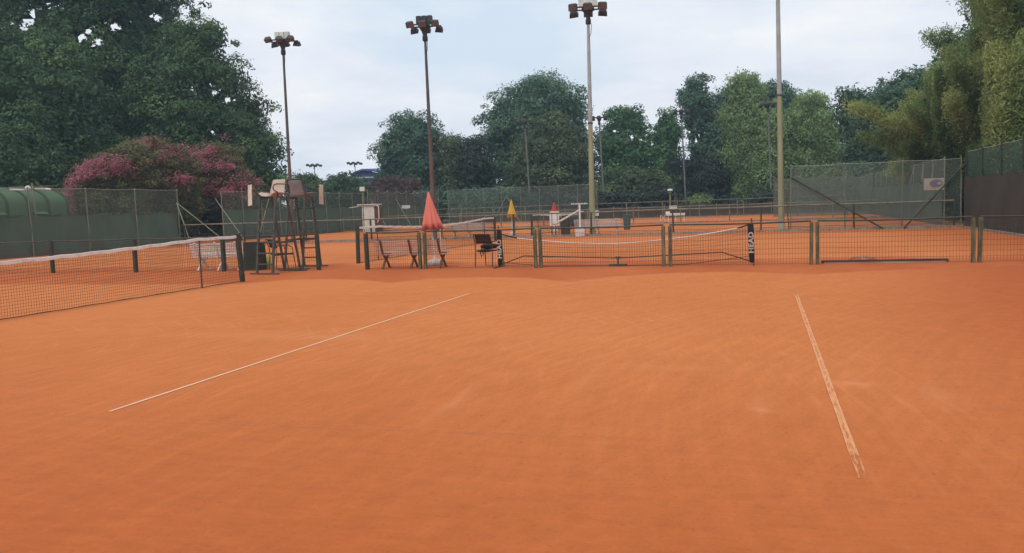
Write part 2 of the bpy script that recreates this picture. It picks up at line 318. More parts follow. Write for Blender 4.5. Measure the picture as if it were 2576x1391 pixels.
# clay sheet in the court frame
aF = [18.85, 37.3, 55.8, 74.3]
edge = [AB(G(*p)) for p in [(0, 716), (300, 716), (607, 714), (720, 704), (830, 702), (910, 705), (980, 712), (1080, 701), (1200, 697), (1330, 700), (1435, 710), (1540, 696), (1700, 687), (1850, 684), (1980, 688), (2050, 690), (2180, 683), (2400, 676), (2576, 672)]]
edge.sort(key=lambda q: q[1]); eb = np.array([q[1] for q in edge]); ea = np.array([q[0] for q in edge])
def sst(x, a, b): t = np.clip((x-a)/(b-a), 0, 1); return t*t*(3-2*t)
def clay_sheet(name, a0, a1, b0, b1, step, z):
    na, nb = int((a1-a0)/step), int((b1-b0)/step); A, B = np.meshgrid(np.linspace(a0, a1, na+1), np.linspace(b0, b1, nb+1), indexing='ij')
    X = A*E1.x+B*E2.x; Y = A*E1.y+B*E2.y; wob = rng.random(9)*6
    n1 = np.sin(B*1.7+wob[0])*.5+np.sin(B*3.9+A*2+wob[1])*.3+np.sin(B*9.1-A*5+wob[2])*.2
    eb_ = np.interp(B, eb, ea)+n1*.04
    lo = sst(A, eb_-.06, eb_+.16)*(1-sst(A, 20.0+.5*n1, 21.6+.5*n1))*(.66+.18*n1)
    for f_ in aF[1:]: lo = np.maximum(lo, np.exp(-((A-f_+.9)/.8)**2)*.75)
    lo = np.maximum(lo, .85*sst(B-.10*A, -1.0, 3.2)*(A < 18)); lo = np.maximum(lo, .55*sst(B, 3.2, 7.4)); lo = np.maximum(lo, .5*(1-sst(B, -33, -29)))  # right side redder as rougher clay, with lens vignetting painted in
    lo = np.maximum(lo, .80*(1-sst(A+.25*n1, .5, 9.0)))  # clay towards the camera darkened: lens and view-angle falloff put into its colour
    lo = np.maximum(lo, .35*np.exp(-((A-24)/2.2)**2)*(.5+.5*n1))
    pa = np.zeros_like(A)
    for (u, v, sa, sb, k) in [(1898, 1010, .16, .045, .40), (1896, 1050, .12, .03, .38), (1912, 1030, .1, .03, .3), (2125, 945, .2, .04, .32), (1460, 705, .1, .3, .2), (1150, 1010, .5, .03, .16), (1480, 950, .7, .03, .12), (700, 1130, .6, .03, .10), (2150, 965, .1, .12, .3), (1690, 925, .1, .5, .12), (2360, 990, .3, .1, .15), (740, 845, .3, 1.6, .12), (1950, 615, .9, .04, .5)]:
        pa_, pb_ = AB(G(u, v)); pa = np.maximum(pa, k*np.exp(-((A-pa_)/sa)**2-((B-pb_)/sb)**2))
    V = np.stack([X, Y, np.full_like(X, z)], -1).reshape(-1, 3)
    i, j = np.meshgrid(np.arange(na), np.arange(nb), indexing='ij'); k0 = (i*(nb+1)+j).ravel(); fs = np.stack([k0, k0+1, k0+nb+2, k0+nb+1], -1)[:, ::-1]
    me = bpy.data.meshes.new(name); me.vertices.add(len(V)); me.vertices.foreach_set('co', V.ravel().astype('f4'))
    me.loops.add(fs.size); me.loops.foreach_set('vertex_index', fs.ravel().astype('i4')); me.polygons.add(len(fs)); me.polygons.foreach_set('loop_start', np.arange(0, fs.size, 4).astype('i4'))
    me.update(calc_edges=True)
    for nm, arr in (('loose_vignette', lo), ('pale', pa)):
        at = me.attributes.new(nm, 'FLOAT', 'POINT'); at.data.foreach_set('value', np.clip(arr, 0, 1).ravel().astype('f4'))
    o = bpy.data.objects.new(name, me); S.collection.objects.link(o); me.materials.append(M['clay']); return tag(o, kind='structure')
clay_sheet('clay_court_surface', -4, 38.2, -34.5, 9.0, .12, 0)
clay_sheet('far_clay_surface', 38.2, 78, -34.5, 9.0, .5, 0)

# court lines: worn tape trodden into the clay, 4 mm above it
def line_material(name, wear, mid, tape=(.74, .47, .30)):
    m_ = bpy.data.materials.new(name); m_.use_nodes = True; n = m_.node_tree.nodes; l = m_.node_tree.links; b = n['Principled BSDF']; b.inputs['Roughness'].default_value = .95; b.inputs['Specular IOR Level'].default_value = .05
    uv = n.new('ShaderNodeUVMap'); mp = n.new('ShaderNodeMapping'); mp.inputs['Scale'].default_value = (1.6, .8, 1); l.new(uv.outputs[0], mp.inputs[0])
    t = n.new('ShaderNodeTexNoise'); t.inputs['Scale'].default_value = 4; t.inputs['Detail'].default_value = 7; t.inputs['Roughness'].default_value = .75; l.new(mp.outputs[0], t.inputs['Vector'])
    sp = n.new('ShaderNodeSeparateXYZ'); l.new(uv.outputs[0], sp.inputs[0])
    def mth(op, a, c):
        k = n.new('ShaderNodeMath'); k.operation = op
        for i, x in enumerate((a, c)):
            if isinstance(x, (int, float)): k.inputs[i].default_value = x
            else: l.new(x, k.inputs[i])
        return k.outputs[0]
    ed = mth('ABSOLUTE', mth('SUBTRACT', sp.outputs[1], .5), 0)          # 0 at centre, .5 at edge
    att_ = n.new('ShaderNodeAttribute'); att_.attribute_name = 'fade'
    s_ = mth('SUBTRACT', mth('ADD', t.outputs[0], mth('MULTIPLY', ed, mid)), att_.outputs['Fac']); r = n.new('ShaderNodeValToRGB'); l.new(s_, r.inputs[0])
    r.color_ramp.elements[0].position = wear; r.color_ramp.elements[0].color = (0, 0, 0, 1); r.color_ramp.elements[1].position = wear+.12; r.color_ramp.elements[1].color = (1, 1, 1, 1)
    cr = n.new('ShaderNodeMix'); cr.data_type = 'RGBA'; cr.inputs[6].default_value = (.64, .26, .115, 1); cr.inputs[7].default_value = (*tape, 1); l.new(r.outputs[0], cr.inputs[0]); l.new(cr.outputs[2], b.inputs['Base Color'])
    # worn away completely where the noise is lowest
    tp = n.new('ShaderNodeBsdfTransparent'); mx = n.new('ShaderNodeMixShader'); r2 = n.new('ShaderNodeValToRGB'); l.new(s_, r2.inputs[0])
    r2.color_ramp.elements[0].position = wear-.16; r2.color_ramp.elements[1].position = wear-.02; l.new(r2.outputs[0], mx.inputs[0]); l.new(tp.outputs[0], mx.inputs[1]); l.new(b.outputs[0], mx.inputs[2])
    l.new(mx.outputs[0], n['Material Output'].inputs[0]); return m_
def court_line(name, p, q, wd, mt, z=.004):
    d = (q-p); ln = d.length; d.normalize(); s_ = Vector((-d.y, d.x, 0))*wd/2; vs = []; uvs = []; n_ = max(2, int(ln/.25))
    for i in range(n_+1):
        t = i/n_; c = p+d*ln*t; j = random.uniform(-.002, .002); w_ = 1+random.uniform(-.06, .06)
        pass
        vs += [c-s_*w_+s_*j*20, c+s_*w_+s_*j*20]; uvs += [(ln*t, 0), (ln*t, 1)]
    me = bpy.data.meshes.new(name); me.from_pydata([(v.x, v.y, z) for v in vs], [], [(2*i, 2*i+1, 2*i+3, 2*i+2)[::-1] for i in range(n_)]); ul = me.uv_layers.new()
    fa = me.attributes.new('fade', 'FLOAT', 'POINT')
    for k_, q_ in enumerate(uvs): e_ = min(q_[0], ln-q_[0]); fa.data[k_].value = (.14 if name == 'baseline' else .10)*max(0, 1-e_/(.8 if name == 'baseline' else .4))
    for lp in me.loops: ul.data[lp.index].uv = uvs[lp.vertex_index]
    o = bpy.data.objects.new(name, me); S.collection.objects.link(o); me.materials.append(mt); return tag(o, kind='structure')
court_line('service_line', G(275, 1036), G(1182, 738), .036, line_material('service_tape', .36, .25))
court_line('baseline', G(2001, 735), G(2171, 1205), .050, line_material('baseline_tape', .52, .24, (.70, .35, .175)))
court_line('sideline', G(300, 1058), G(1660, 1106), .05, line_material('faint_tape', .68, .1, (.80, .36, .145)), .0018)
court_line('centre_service_line', G(250, 822), G(980, 832), .05, line_material('fainter_tape', .70, .1, (.80, .36, .145)), .0018)

# kerbs and the pale slab at the opening
def kerb(name, a, b0, b1, w_=.16, h=.09):
    k = MB(); n_ = int((b1-b0)/1.0)
    for i in range(n_):
        x0 = b0+(b1-b0)*i/n_; x1 = b0+(b1-b0)*(i+1)/n_-.012; dz = random.uniform(-.006, .006)
        vs = [CF(a+da, bb, zz_) for bb in (x0, x1) for da in (-w_/2, w_/2) for zz_ in (-.05, h+dz)]
        k.add(vs, [(0, 1, 3, 2), (4, 6, 7, 5), (0, 4, 5, 1), (2, 3, 7, 6), (1, 5, 7, 3)])
    return tag(k.build(name, M['concrete']), kind='structure')
kerb('kerb', aF[1]+.02, -31, 7.9); kerb('kerb', aF[2], -31, 7.9); kerb('kerb', aF[3], -31, 7.9)
k = MB()
for i in range(24):
    a_ = 20.4+i*.7; k.box(CF(a_, 7.86, .02), (.10, .68, .12), Matrix.Rotation(-TH, 3, 'Z'))
tag(k.build('kerb', M['concrete']), kind='structure')
sl = MB(); pa_, pb_ = 37.4, 7.0
sl.add([CF(37.42, 4.9, .03), CF(37.42, 7.75, .03), CF(40.2, 7.75, .03), CF(40.2, 4.9, .03)], [(0, 1, 2, 3)]); tag(sl.build('path', M['concrete']), kind='structure')

# ------------------------------------------------------------------ wires
def wire_grid(mb, P, du, zt, zb, su, sz, w_, sagf=None):
    """P(t) ground point for t in metres 0..du; zt(t) top height; verticals every su, horizontals every sz"""
    n_ = int(du/su)
    for i in range(n_+1):
        t = i*su; p = P(t); mb.tube([p+Vector((0, 0, zb)), p+Vector((0, 0, zt(t)))], w_, 4, caps=False)
    m_ = int((zt(du/2)-zb)/sz); seg = max(1, int(du/.8))
    for j in range(m_+1):
        fr = j/m_
        mb.tube([P(du*k_/seg)+Vector((0, 0, zb+(zt(du*k_/seg)-zb)*fr)) for k_ in range(seg+1)], w_, 4, caps=False)

# ------------------------------------------------------------------ F1: low mesh fence beside the near court, panel by panel
FH = .95
f1grp = 'low mesh fence panels beside the near court'
def onF1(u, v): return G(u, v)
PN = [ # (left base u,v, right base u,v, post style left,right, label)
 ((-70, 688.5), (136, 686.6), 'd', 'd', 'dark low mesh fence panel at the left edge of the picture behind the net'),
 ((142, 686.5), (341, 685), None, 'd', 'dark low mesh fence panel below the green roofed shed and windscreen'),
 ((347, 684.9), (559, 683.5), None, 'd', 'dark low mesh fence panel seen through the near net in front of the white bench'),
 ((565, 683.3), (804, 679), None, 'd', 'dark low mesh fence panel between the two umpire chairs'),
 ((925, 678), (1058, 676.6), 'd', 'm', 'narrow low mesh fence panel in front of the left half of the slatted bench'),
 ((1071, 676.3), (1346, 674.5), 'm', 'm', 'low mesh fence panel before the maroon armchair and left end of the small net'),
 ((1359, 674.2), (1669, 671.3), 'm', 'm', 'low mesh fence panel in front of the middle of the small net'),
 ((1685, 671), (2041, 666), 'm', 'm', 'low mesh fence panel in front of the right end of the small net'),
 ((2057, 665.5), (2447, 660), 'm', 'm', 'low mesh fence panel in front of the dark drag beam'),
 ((2463, 659.6), (2720, 655), 'm', 'm', 'low mesh fence panel at the right edge of the picture with olive posts'),
 ((2737, 654.6), (3020, 648.5), 'm', 'm', 'last low mesh fence panel just outside the picture at right'),
]
for (l0, r0, ls, rs, lab) in PN:
    p, q = G(*l0), G(*r0)
    # snap to the fence line
    p = CF(aF[0]+(AB(p)[0]-aF[0])*.5, AB(p)[1]); q = CF(aF[0]+(AB(q)[0]-aF[0])*.5, AB(q)[1]); d = q-p; ln = d.length; d.normalize()
    t_ = thing('fence_panel', lab, 'fence panel', p, 0, f1grp, world=True)
    for (pp, st) in ((p, ls), (q, rs)):
        if not st: continue
        b_ = MB(); ww = .085 if st == 'm' else .10; dx = random.uniform(-.012, .012)
        b_.beam(pp-Vector((0, 0, .05)), pp+Vector((dx, 0, FH-.012)), ww, ww*.9, up=E2)
        b_.build('post', M['post_moss' if st == 'm' else 'post_dark'], t_, bevel=.008)
    sg = lambda t: FH+.012-.02*math.sin(math.pi*t/ln)
    MB().tube([p+d*(ln*i/10)+Vector((0, 0, sg(ln*i/10))) for i in range(11)], .019, 8).build('rail', M['rail_dark'], t_)
    g1 = MB(); wire_grid(g1, lambda t: p+d*t-E1*.052, ln, lambda t: FH-.13+.01*math.sin(t*5), .03, .062, .1, .0023); g1.build('wire_mesh', M['wire'], t_)
    MB().tube([p+d*(ln*i/8)-E1*.05+Vector((0, 0, .845+.012*math.sin(i*2.1))) for i in range(9)], .004, 5).build('wire', M['wire'], t_)

# ------------------------------------------------------------------ F2, F3, F4: low fences between the further courts
def low_fence(a, b0, b1, h, np_, lab, fine=True, wd=.07):
    p0 = CF(a, b0); t_ = thing('low_fence', lab, 'fence', p0, 0, 'low fences between the courts', world=True)
    for i in range(np_+1):
        b = b0+(b1-b0)*i/np_; dx = random.uniform(-.03, .03)
        MB().beam(CF(a, b, -.05), CF(a+dx*.3, b+dx, h-.02), wd, wd, up=E2).build('post', M['post_dark' if fine else 'rail_grey'], t_)
    n_ = np_*3
    MB().tube([CF(a, b0+(b1-b0)*i/n_, h+.02*math.sin(i*1.3)*.5) for i in range(n_+1)], .036 if fine else .03, 8).build('rail', M['rail_grey'], t_)
    g = MB()
    if fine: wire_grid(g, lambda t: CF(a-.045, b0+t), b1-b0, lambda t: h-.3, .1, .1, .1, .0018)
    else:
        for z in (.3, .6, .9): g.tube([CF(a, b0, z), CF(a, b1, z)], .004, 4)
    g.build('wire_mesh', M['wire'], t_); return t_
low_fence(aF[1], -30.6, 7.6, 1.12, 10, 'low grey railed fence with dark posts behind the middle court, along the tall masts')
low_fence(aF[2], -31, 7.6, 1.12, 12, 'thin grey low fence one court further than the tall masts', False)
low_fence(aF[3]-1.2, -31, 7.6, 1.5, 12, 'furthest thin pale railed fence in front of the trees', False)

# ------------------------------------------------------------------ tall fences
def tall_fence(name, lab, ab0, ab1, h, nposts, screen_h=None, screen_m='screen', net_m='netting', group='tall fences round the courts', wire_sag=.03, post_m='post_pale', screen_b=0, net=True, pr=.03, rip=.03, ztop=None, drop=None):
    p, q = CF(*ab0), CF(*ab1); d = q-p; ln = d.length; d.normalize(); nrm = Vector((d.y, -d.x, 0))
    t_ = thing(name, lab, 'fence', p, 0, group, world=True)
    for i in range(nposts+1):
        x = p+d*ln*i/nposts; lean = random.uniform(-.05, .05)
        MB().tube([x-Vector((0, 0, .1)), x+d*lean+Vector((0, 0, h+.05))], pr, 8).build('post', M[post_m], t_)
    if screen_h:
        zt_ = (lambda s_: screen_h+(.05*math.sin(s_*3.1)+.03*math.sin(s_*7.7))) if ztop is None else ztop
        ws = MB(); ws.sheet(lambda a, b: p+d*ln*a-nrm*(.05+rip*math.sin(a*ln*2.3+b*3)*math.sin(b*3.1)+.5*rip*math.sin(a*ln*6.1+b*5))+Vector((0, 0, screen_b+(zt_(a*ln)-screen_b)*b)), max(12, int(ln*3)), 8)
        ws.build('windscreen', M[screen_m], t_)
    if net:
        cable = [];  ns = nposts*6
        zt = lambda a: h-wire_sag*(1-(2*((a*nposts) % 1)-1)**2)
        nt = MB(); z0 = (screen_h or 0)*.97
        nt.sheet(lambda a, b: p+d*ln*a+nrm*.04+Vector((0, 0, z0+(zt(a)-z0)*b)), ns, 3); nt.build('chain_link', M[net_m], t_)
        MB().tube([p+d*ln*a/ns+nrm*.04+Vector((0, 0, zt(a/ns))) for a in range(ns+1)], .009, 6).build('top_wire', M['cable'], t_)
    return t_
def brace(t_, p, q, r=.028, m_='post_pale', name='brace'): return MB().tube([p, q], r, 8).build(name, M[m_], t_)
BR = 8.0; BL = -31.3
# right side
t = tall_fence('court_fence', 'tall chain link fence with long diagonal brace to the right of the right hand mast', (aF[1]+.18, 1.2), (aF[1]+.18, 7.9), 2.85, 3, None)
brace(t, CF(aF[1]+.1, 1.25, 2.35), CF(aF[1]-.2, 4.9, .03), .035, 'post_dark'); brace(t, CF(aF[1]+.1, 1.0, 1.9), CF(aF[1]+2.2, 1.2, .03), .025)
t = tall_fence('court_fence', 'long tall fence with dark green windscreen running away on the right behind the orange sign', (aF[1]+2.9, BR-.2), (aF[3], BR), 3.0, 13, 2.0, 'screen', 'shade_thin')
brace(t, CF(aF[1]+3, BR-.2, 2.1), CF(aF[1]+5, BR-1.3, .03)); fence_right_far = t
for i, (a_, z_) in enumerate([(41.5, 2.9), (44, 2.85), (47, 2.8), (50.5, 2.75)]):   # loose tie cords
    MB().tube([CF(a_+.5*s_, BR-.3-.1*s_, z_-.75*s_*s_) for s_ in (0, .25, .5, .75, 1)], .012, 5).build('loose_cord', M['cable'], t)
t = tall_fence('court_fence', 'tall fence with olive windscreen below sagging green shade net at the right edge', (2.0, BR+.05), (aF[1]+.1, BR+.05), 3.12, 14, 2.05, 'screen_brown', 'shade', wire_sag=.03, post_m='post_dark')
brace(t, CF(aF[1], BR, 2.62), CF(aF[1]-.1, AB(G(2261, 573))[1], .03), .035, 'post_dark')
t = tall_fence('court_fence', 'tall pale meshed fence across the far right end behind the third court', (66, .9), (66, BR-.1), 3.1, 4, None, net_m='shade_thin', wire_sag=.3)
# left side
def zl(s_): return 2.12+.05*math.sin(s_*1.1)+.10*math.exp(-((s_-4)/3)**2)-.16*math.exp(-((s_-6.5)/2.5)**2)
t = tall_fence('court_fence', 'tall fence with creased dark green windscreen in front of the green roofed shed', (22, BL-.4), (38.2, BL-.4), 3.12, 5, 1.84, 'screen', ztop=None, rip=.07)
brace(t, CF(38.1, BL-.4, 2.4), CF(37.0, BL+1.3, .03)); brace(t, CF(38.1, BL-.4, 2.4), CF(38.4, BL+2.6, .03))
t = tall_fence('court_fence', 'tall fence with dark green windscreen behind the umpire chairs and pink trees', (41.6, BL), (60, BL), 3.05, 9, 1.95, 'screen')
brace(t, CF(41.0, BL, 2.6), CF(40.6, BL+2.2, .03)); brace(t, CF(46.5, BL, 2.6), CF(44.2, BL+.6, .03))
t = tall_fence('court_fence', 'tall fence with grey green windscreen in the middle distance behind the salmon parasol', (60.6, BL), (aF[3]+1.5, BL), 3.3, 8, 2.05, 'screen', 'shade_thin', wire_sag=.25)
brace(t, CF(61, BL, 2.6), CF(60.2, BL+1.9, .03)); brace(t, CF(66, BL, 2.6), CF(65, BL+1.9, .03))
t = tall_fence('court_fence', 'far tall fence with slim pale posts below the round dark trees', (aF[3]+1.6, BL+1.1), (aF[3]+1.6, -15), 3.4, 8, None, 'screen', 'netting')
brace(t, CF(aF[3]+1.5, -24, 2.6), CF(aF[3]+.6, -25.2, .03)); brace(t, CF(aF[3]+1.5, -24, 2.6), CF(aF[3]+.6, -22.4, .03))
t = tall_fence('windscreen_fence', 'low grey windscreen strip along the far end below the central trees', (aF[3]+1.9, BL+1.1), (aF[3]+1.9, BR), 1.15, 16, 1.1, 'screen_brown', net=False)

# ------------------------------------------------------------------ court nets
def court_net(lab, aR, b, a0, sticks=True, far=False, cell=.05, right_post=True):
    """net from a0 to aR across the court at b"""
    ln = aR-a0; t_ = thing('tennis_net', lab, 'net', CF(a0, b), 0, 'tennis nets strung across the courts', world=True)
    def top(t):
        k_ = 1.37
        if t < k_ or t > ln-k_: return 1.055
        x = (t-k_)/(ln-2*k_); return 1.06-.14*(1-abs(2*x-1)**1.7)
    P = lambda t: CF(a0+t, b)
    for s_ in (0, ln):
        lean = -.07 if s_ else .05
        MB().beam(P(s_)-Vector((0, 0, .05)), P(s_)+E1*lean+Vector((0, 0, 1.12)), .10, .09, up=E2).build('post', M['post_dark'], t_, bevel=.008)
        MB().lathe([(.0, 1.02), (.035, 1.02), (.035, 1.08), (0, 1.08)], P(s_)+E1*lean*.9-E2*.05, 10).build('winch', M['frame_dark'], t_)
    for s_ in (1.37, ln-1.37):
        MB().tube([P(s_)-E2*.03, P(s_)-E2*.03+Vector((0, 0, 1.08))], .018, 8).build('singles_stick', M['frame_dark'], t_)
    g = MB(); x0 = .14; L2 = ln-.28
    wire_grid(g, lambda t: P(x0+t), L2, lambda t: top(x0+t)-.05, .015, cell*(2 if far else 1), cell*(2 if far else 1), .0021 if not far else .003)
    g.build('net_mesh', M['cord'], t_)
    n_ = 60; bd = MB()
    xs = [x0+L2*i/n_ for i in range(n_+1)]
    for sgn in (-.012, .012):
        bd.add([P(x)+E2*sgn+Vector((0, 0, top(x)-h+.006*math.sin(x*9))) for x in xs for h in (.05, 0)], [(2*i, 2*i+2, 2*i+3, 2*i+1) for i in range(n_)], True)
    bd.tube([P(x)+Vector((0, 0, top(x)+.001+.006*math.sin(x*9))) for x in xs], .013, 6)
    bd.build('net_band', M['tape'], t_)
    MB().tube([P(0)+Vector((0, 0, 1.06)), P(x0)+Vector((0, 0, top(x0)))], .006, 6).build('cable', M['frame_dark'], t_)
    MB().tube([P(x)+Vector((0, 0, .02+.004*math.sin(x*7))) for x in xs], .007, 5).build('bottom_cord', M['cord'], t_)
    MB().box(P(ln/2)+Vector((0, 0, .46)), (.02, .05, .9), Matrix.Rotation(-TH, 3, 'Z')).build('centre_strap', M['tape'], t_)
    return t_
court_net('near tennis net with a dusty white band entering at the left edge', 15.75, -11.43, 2.95)
court_net('second tennis net behind the slatted bench and salmon parasol', 33.95, -11.33, 21.15, cell=.06)
court_net('third tennis net beyond the low fence, short of the red parasol', 52.6, -11.3, 39.8, far=True)

# ------------------------------------------------------------------ small portable net
def text_mesh(name, body, size, mt, parent, Mx, ext=.004, bold=.02):
    cu = bpy.data.curves.new('text', 'FONT'); cu.body = body; cu.size = size; cu.extrude = ext; cu.offset = bold*size; cu.align_x = 'CENTER'; cu.align_y = 'CENTER'; cu.space_character = 1.08
    tmp = bpy.data.objects.new('tmp', cu); S.collection.objects.link(tmp); bpy.context.view_layer.update()
    me = bpy.data.meshes.new_from_object(tmp.evaluated_get(bpy.context.evaluated_depsgraph_get())); me.name = name; me.transform(Mx)
    bpy.data.objects.remove(tmp); bpy.data.curves.remove(cu)
    o = bpy.data.objects.new(name, me); S.collection.objects.link(o); me.materials.clear(); me.materials.append(mt); o.parent = parent; return o
pL, pR = G(1250, 674), G(1896, 666); pL = CF(aF[0]+.22, AB(pL)[1]); pR = CF(aF[0]+.22, AB(pR)[1]); ln = (pR-pL).length
t = thing('portable_net', 'small portable net with black sleeved end poles behind the low mesh fence', 'net', pL, -TH)   # local x along the net
for i, x in enumerate((0, ln)):
    px = x+(-.03 if x else .0)
    MB().tube([(x, 0, .02), (px-.012*(1 if x else -1), 0, 1.05)], .017, 8).build('pole', M['frame_dark'], t)
    sl_ = MB(); xs_ = x+(.035 if not x else -.035)
    pr_ = [(.02, .04), (.045, .06), (.052, .3), (.05, .55), (.055, .8), (.05, .93), (.03, .95)]
    vs = []; n_ = 12
    for (r_, z_) in pr_:
        for k_ in range(n_):
            an = 2*math.pi*k_/n_; sx = math.copysign(abs(math.cos(an))**.5, math.cos(an)); sy = math.copysign(abs(math.sin(an))**.5, math.sin(an)); vs.append((xs_+r_*1.25*sx-(.03*z_ if x else 0), r_*.5*sy, z_))
    sl_.add(vs, [(a*n_+k_, a*n_+(k_+1) % n_, (a+1)*n_+(k_+1) % n_, (a+1)*n_+k_) for a in range(len(pr_)-1) for k_ in range(n_)], True)
    so = sl_.build('sleeve', M['black'], t)
    Mx = Matrix.Translation((xs_-(.03*.5 if x else 0), -.034, .46 if not x else .50)) @ Matrix.Rotation(R(-90), 4, 'Y') @ Matrix.Rotation(R(90), 4, 'X') @ Matrix.Scale(1.12, 4, (1, 0, 0))
    text_mesh('lettering', 'HEAD', .155, M['slat_grey'], so, Mx, .003, .035)
    MB().tube([(x, -.42, .02), (x, .42, .02)], .016, 8).build('foot', M['frame_dark'], t)
nt = MB(); tz = lambda s_: .80-.26*(1-(2*s_/ln-1)**2)+(.0 if s_ < ln/2 else .10*(2*s_/ln-1))
wire_grid(nt, lambda s_: Vector((s_, 0, 0)), ln-.2, lambda s_: tz(s_+.1), .04, .055, .055, .0019)
for v_ in range(len(nt.v)): nt.v[v_] = (nt.v[v_][0]+.1, nt.v[v_][1], nt.v[v_][2])
nt.build('net_mesh', M['cord'], t)
bd = MB()
for o_ in (0,): bd.tube([(.5+(ln-.85)*i/40, 0, tz(.5+(ln-.85)*i/40)) for i in range(41)], .016, 6)
bd.build('net_band', M['tape'], t)
MB().tube([(.03, 0, .84), (.5, 0, tz(.5))], .016, 6).build('strap', M['black'], t); MB().tube([(ln-.35, 0, tz(ln-.35)), (ln-.04, 0, .93)], .016, 6).build('strap', M['black'], t)
MB().tube([(0, 0, .05), (.66, 0, .28), (3.0, 0, .19), (ln-.7, 0, .29), (ln, 0, .05)], .014, 8).build('base_bar', M['frame_brown'], t)
MB().tube([(.1, 0, .12), (1.2, 0, .02), (3, 0, .01), (4.6, 0, .02), (ln-.1, 0, .19)], .007, 5).build('bottom_cord', M['cord'], t)
ft = MB(); ft.box((3.0, 0, .03), (.40, .22, .045)); ft.tube([(3.0, 0, .04), (3.0, 0, .2)], .02, 8); ft.box((3.0, 0, .2), (.12, .05, .05)); ft.build('middle_foot', M['frame_dark'], t)

# ------------------------------------------------------------------ umpire chairs
def umpire_chair(lab, shellm, framem, boardside):
    """local: faces -Y, ladder on the -Y side"""
    t_ = thing('umpire_chair', lab, 'umpire chair', group='umpire chairs beside the fence'); Z = 1.98
    fl = [(-.26, -.48), (.26, -.48)]; rl = [(-.27, .58), (.27, .58)]
    for (x, y) in fl: MB().beam((x, y, 0), (x*.98, -.20, Z), .055, .055).build('leg', M[framem], t_, bevel=.006)
    for (x, y) in rl: MB().beam((x, y, 0), (x*.92, .22, Z), .05, .05).build('leg', M[framem], t_, bevel=.006)
    for i in range(6):
        z = .26+i*.28; y = -.48+.28*z/Z
        MB().beam((-.26, y-.02, z), (.26, y-.02, z), .035, .035).build('rung', M[framem], t_)
    for (y, w_) in ((-.49, .47), (.59, .47)): MB().tube([(-w_, y, .02), (w_, y, .02)], .022, 8).build('skid', M[framem], t_)
    for x in (-.26, .26):
        MB().beam((x, -.37, .8), (x, .43, .8), .04, .05).build('side_bar', M[framem], t_)
        MB().beam((x, -.2, Z-.02), (x, .24, Z-.02), .04, .04).build('side_bar', M[framem], t_)
    fb = MB(); fb.box((0, -.30, .82), (.56, .2, .03)); fb.build('footrest', M[framem], t_)
    sh = MB()
    def shell(a, b):            # a across, b from front lip to top of back
        x = (a-.5)*2; wd = .25 if b < .5 else .25-.05*(b-.5)*2
        if b < .5: y = -.27+.88*b; z = Z+.05-.03*math.sin(b*2*math.pi*.5)*1+.05*abs(x)**3+(-.03 if b < .06 else 0)
        else: q = (b-.5)*2; y = .17+.13*q; z = Z+.03+.42*q; 
        cv = .05*abs(x)**2
        return (x*wd, y-(cv if b > .5 else 0), z+(cv*.8 if b <= .5 else 0))
    sh.sheet(shell, 12, 18); so = sh.build('seat', M[shellm], t_); sm = so.modifiers.new('solid', 'SOLIDIFY'); sm.thickness = .025; sb = so.modifiers.new('sub', 'SUBSURF'); sb.levels = sb.render_levels = 1
    if shellm == 'shell_grey':
        MB().tube([(-.25, .17, Z+.03), (-.215, .29, Z+.45), (-.19, .31, Z+.48), (.19, .31, Z+.48), (.215, .29, Z+.45), (.25, .17, Z+.03)], .014, 8).build('back_frame', M['frame_dark'], t_)
    for sx in (-1, 1):
        x = .33*sx
        MB().tube([(.27*sx, .24, Z), (x, .25, Z+.08), (x, .24, Z+.26), (x, .18, Z+.31), (x, -.22, Z+.31), (x, -.32, Z+.28), (x, -.36, Z+.21), (x, -.32, Z+.14), (x, -.22, Z+.11), (x*.95, -.17, Z+.05), (.27*sx, -.16, Z-.02)], .016, 8).build('armrest', M['frame_dark' if shellm == 'shell_grey' else 'frame_brown'], t_)
    bx = .44*boardside
    bo = MB(); Mx = Matrix.Rotation(R(10)*boardside, 3, 'Y') @ Matrix.Rotation(R(-14), 3, 'X'); bo.box((bx+.02*boardside, -.34, Z+.05), (.13, .022, .56), Mx); bo.build('writing_board', M['plank'], t_, bevel=.004)
    MB().tube([(.33*boardside, -.2, Z+.3), (bx, -.28, Z+.27)], .014, 6).build('board_arm', M['frame_brown'], t_)
    return t_
u1 = umpire_chair('umpire high chair with beige shell seat facing the near net', 'shell', 'frame_dark', -1)
c1 = (G(668, 691)+G(728, 681.4))/2; u1.location = c1; u1.rotation_euler = (0, 0, ANG+R(-8))
u2 = umpire_chair('umpire high chair with grey backed seat turned away, right of the beige seated one', 'shell_grey', 'frame_dark', -1)
c2 = G(775, 673.5); c2 = Vector((c2.x-.1, c2.y, 0)); u2.location = c2; u2.rotation_euler = (0, 0, ANG+math.pi+R(3))

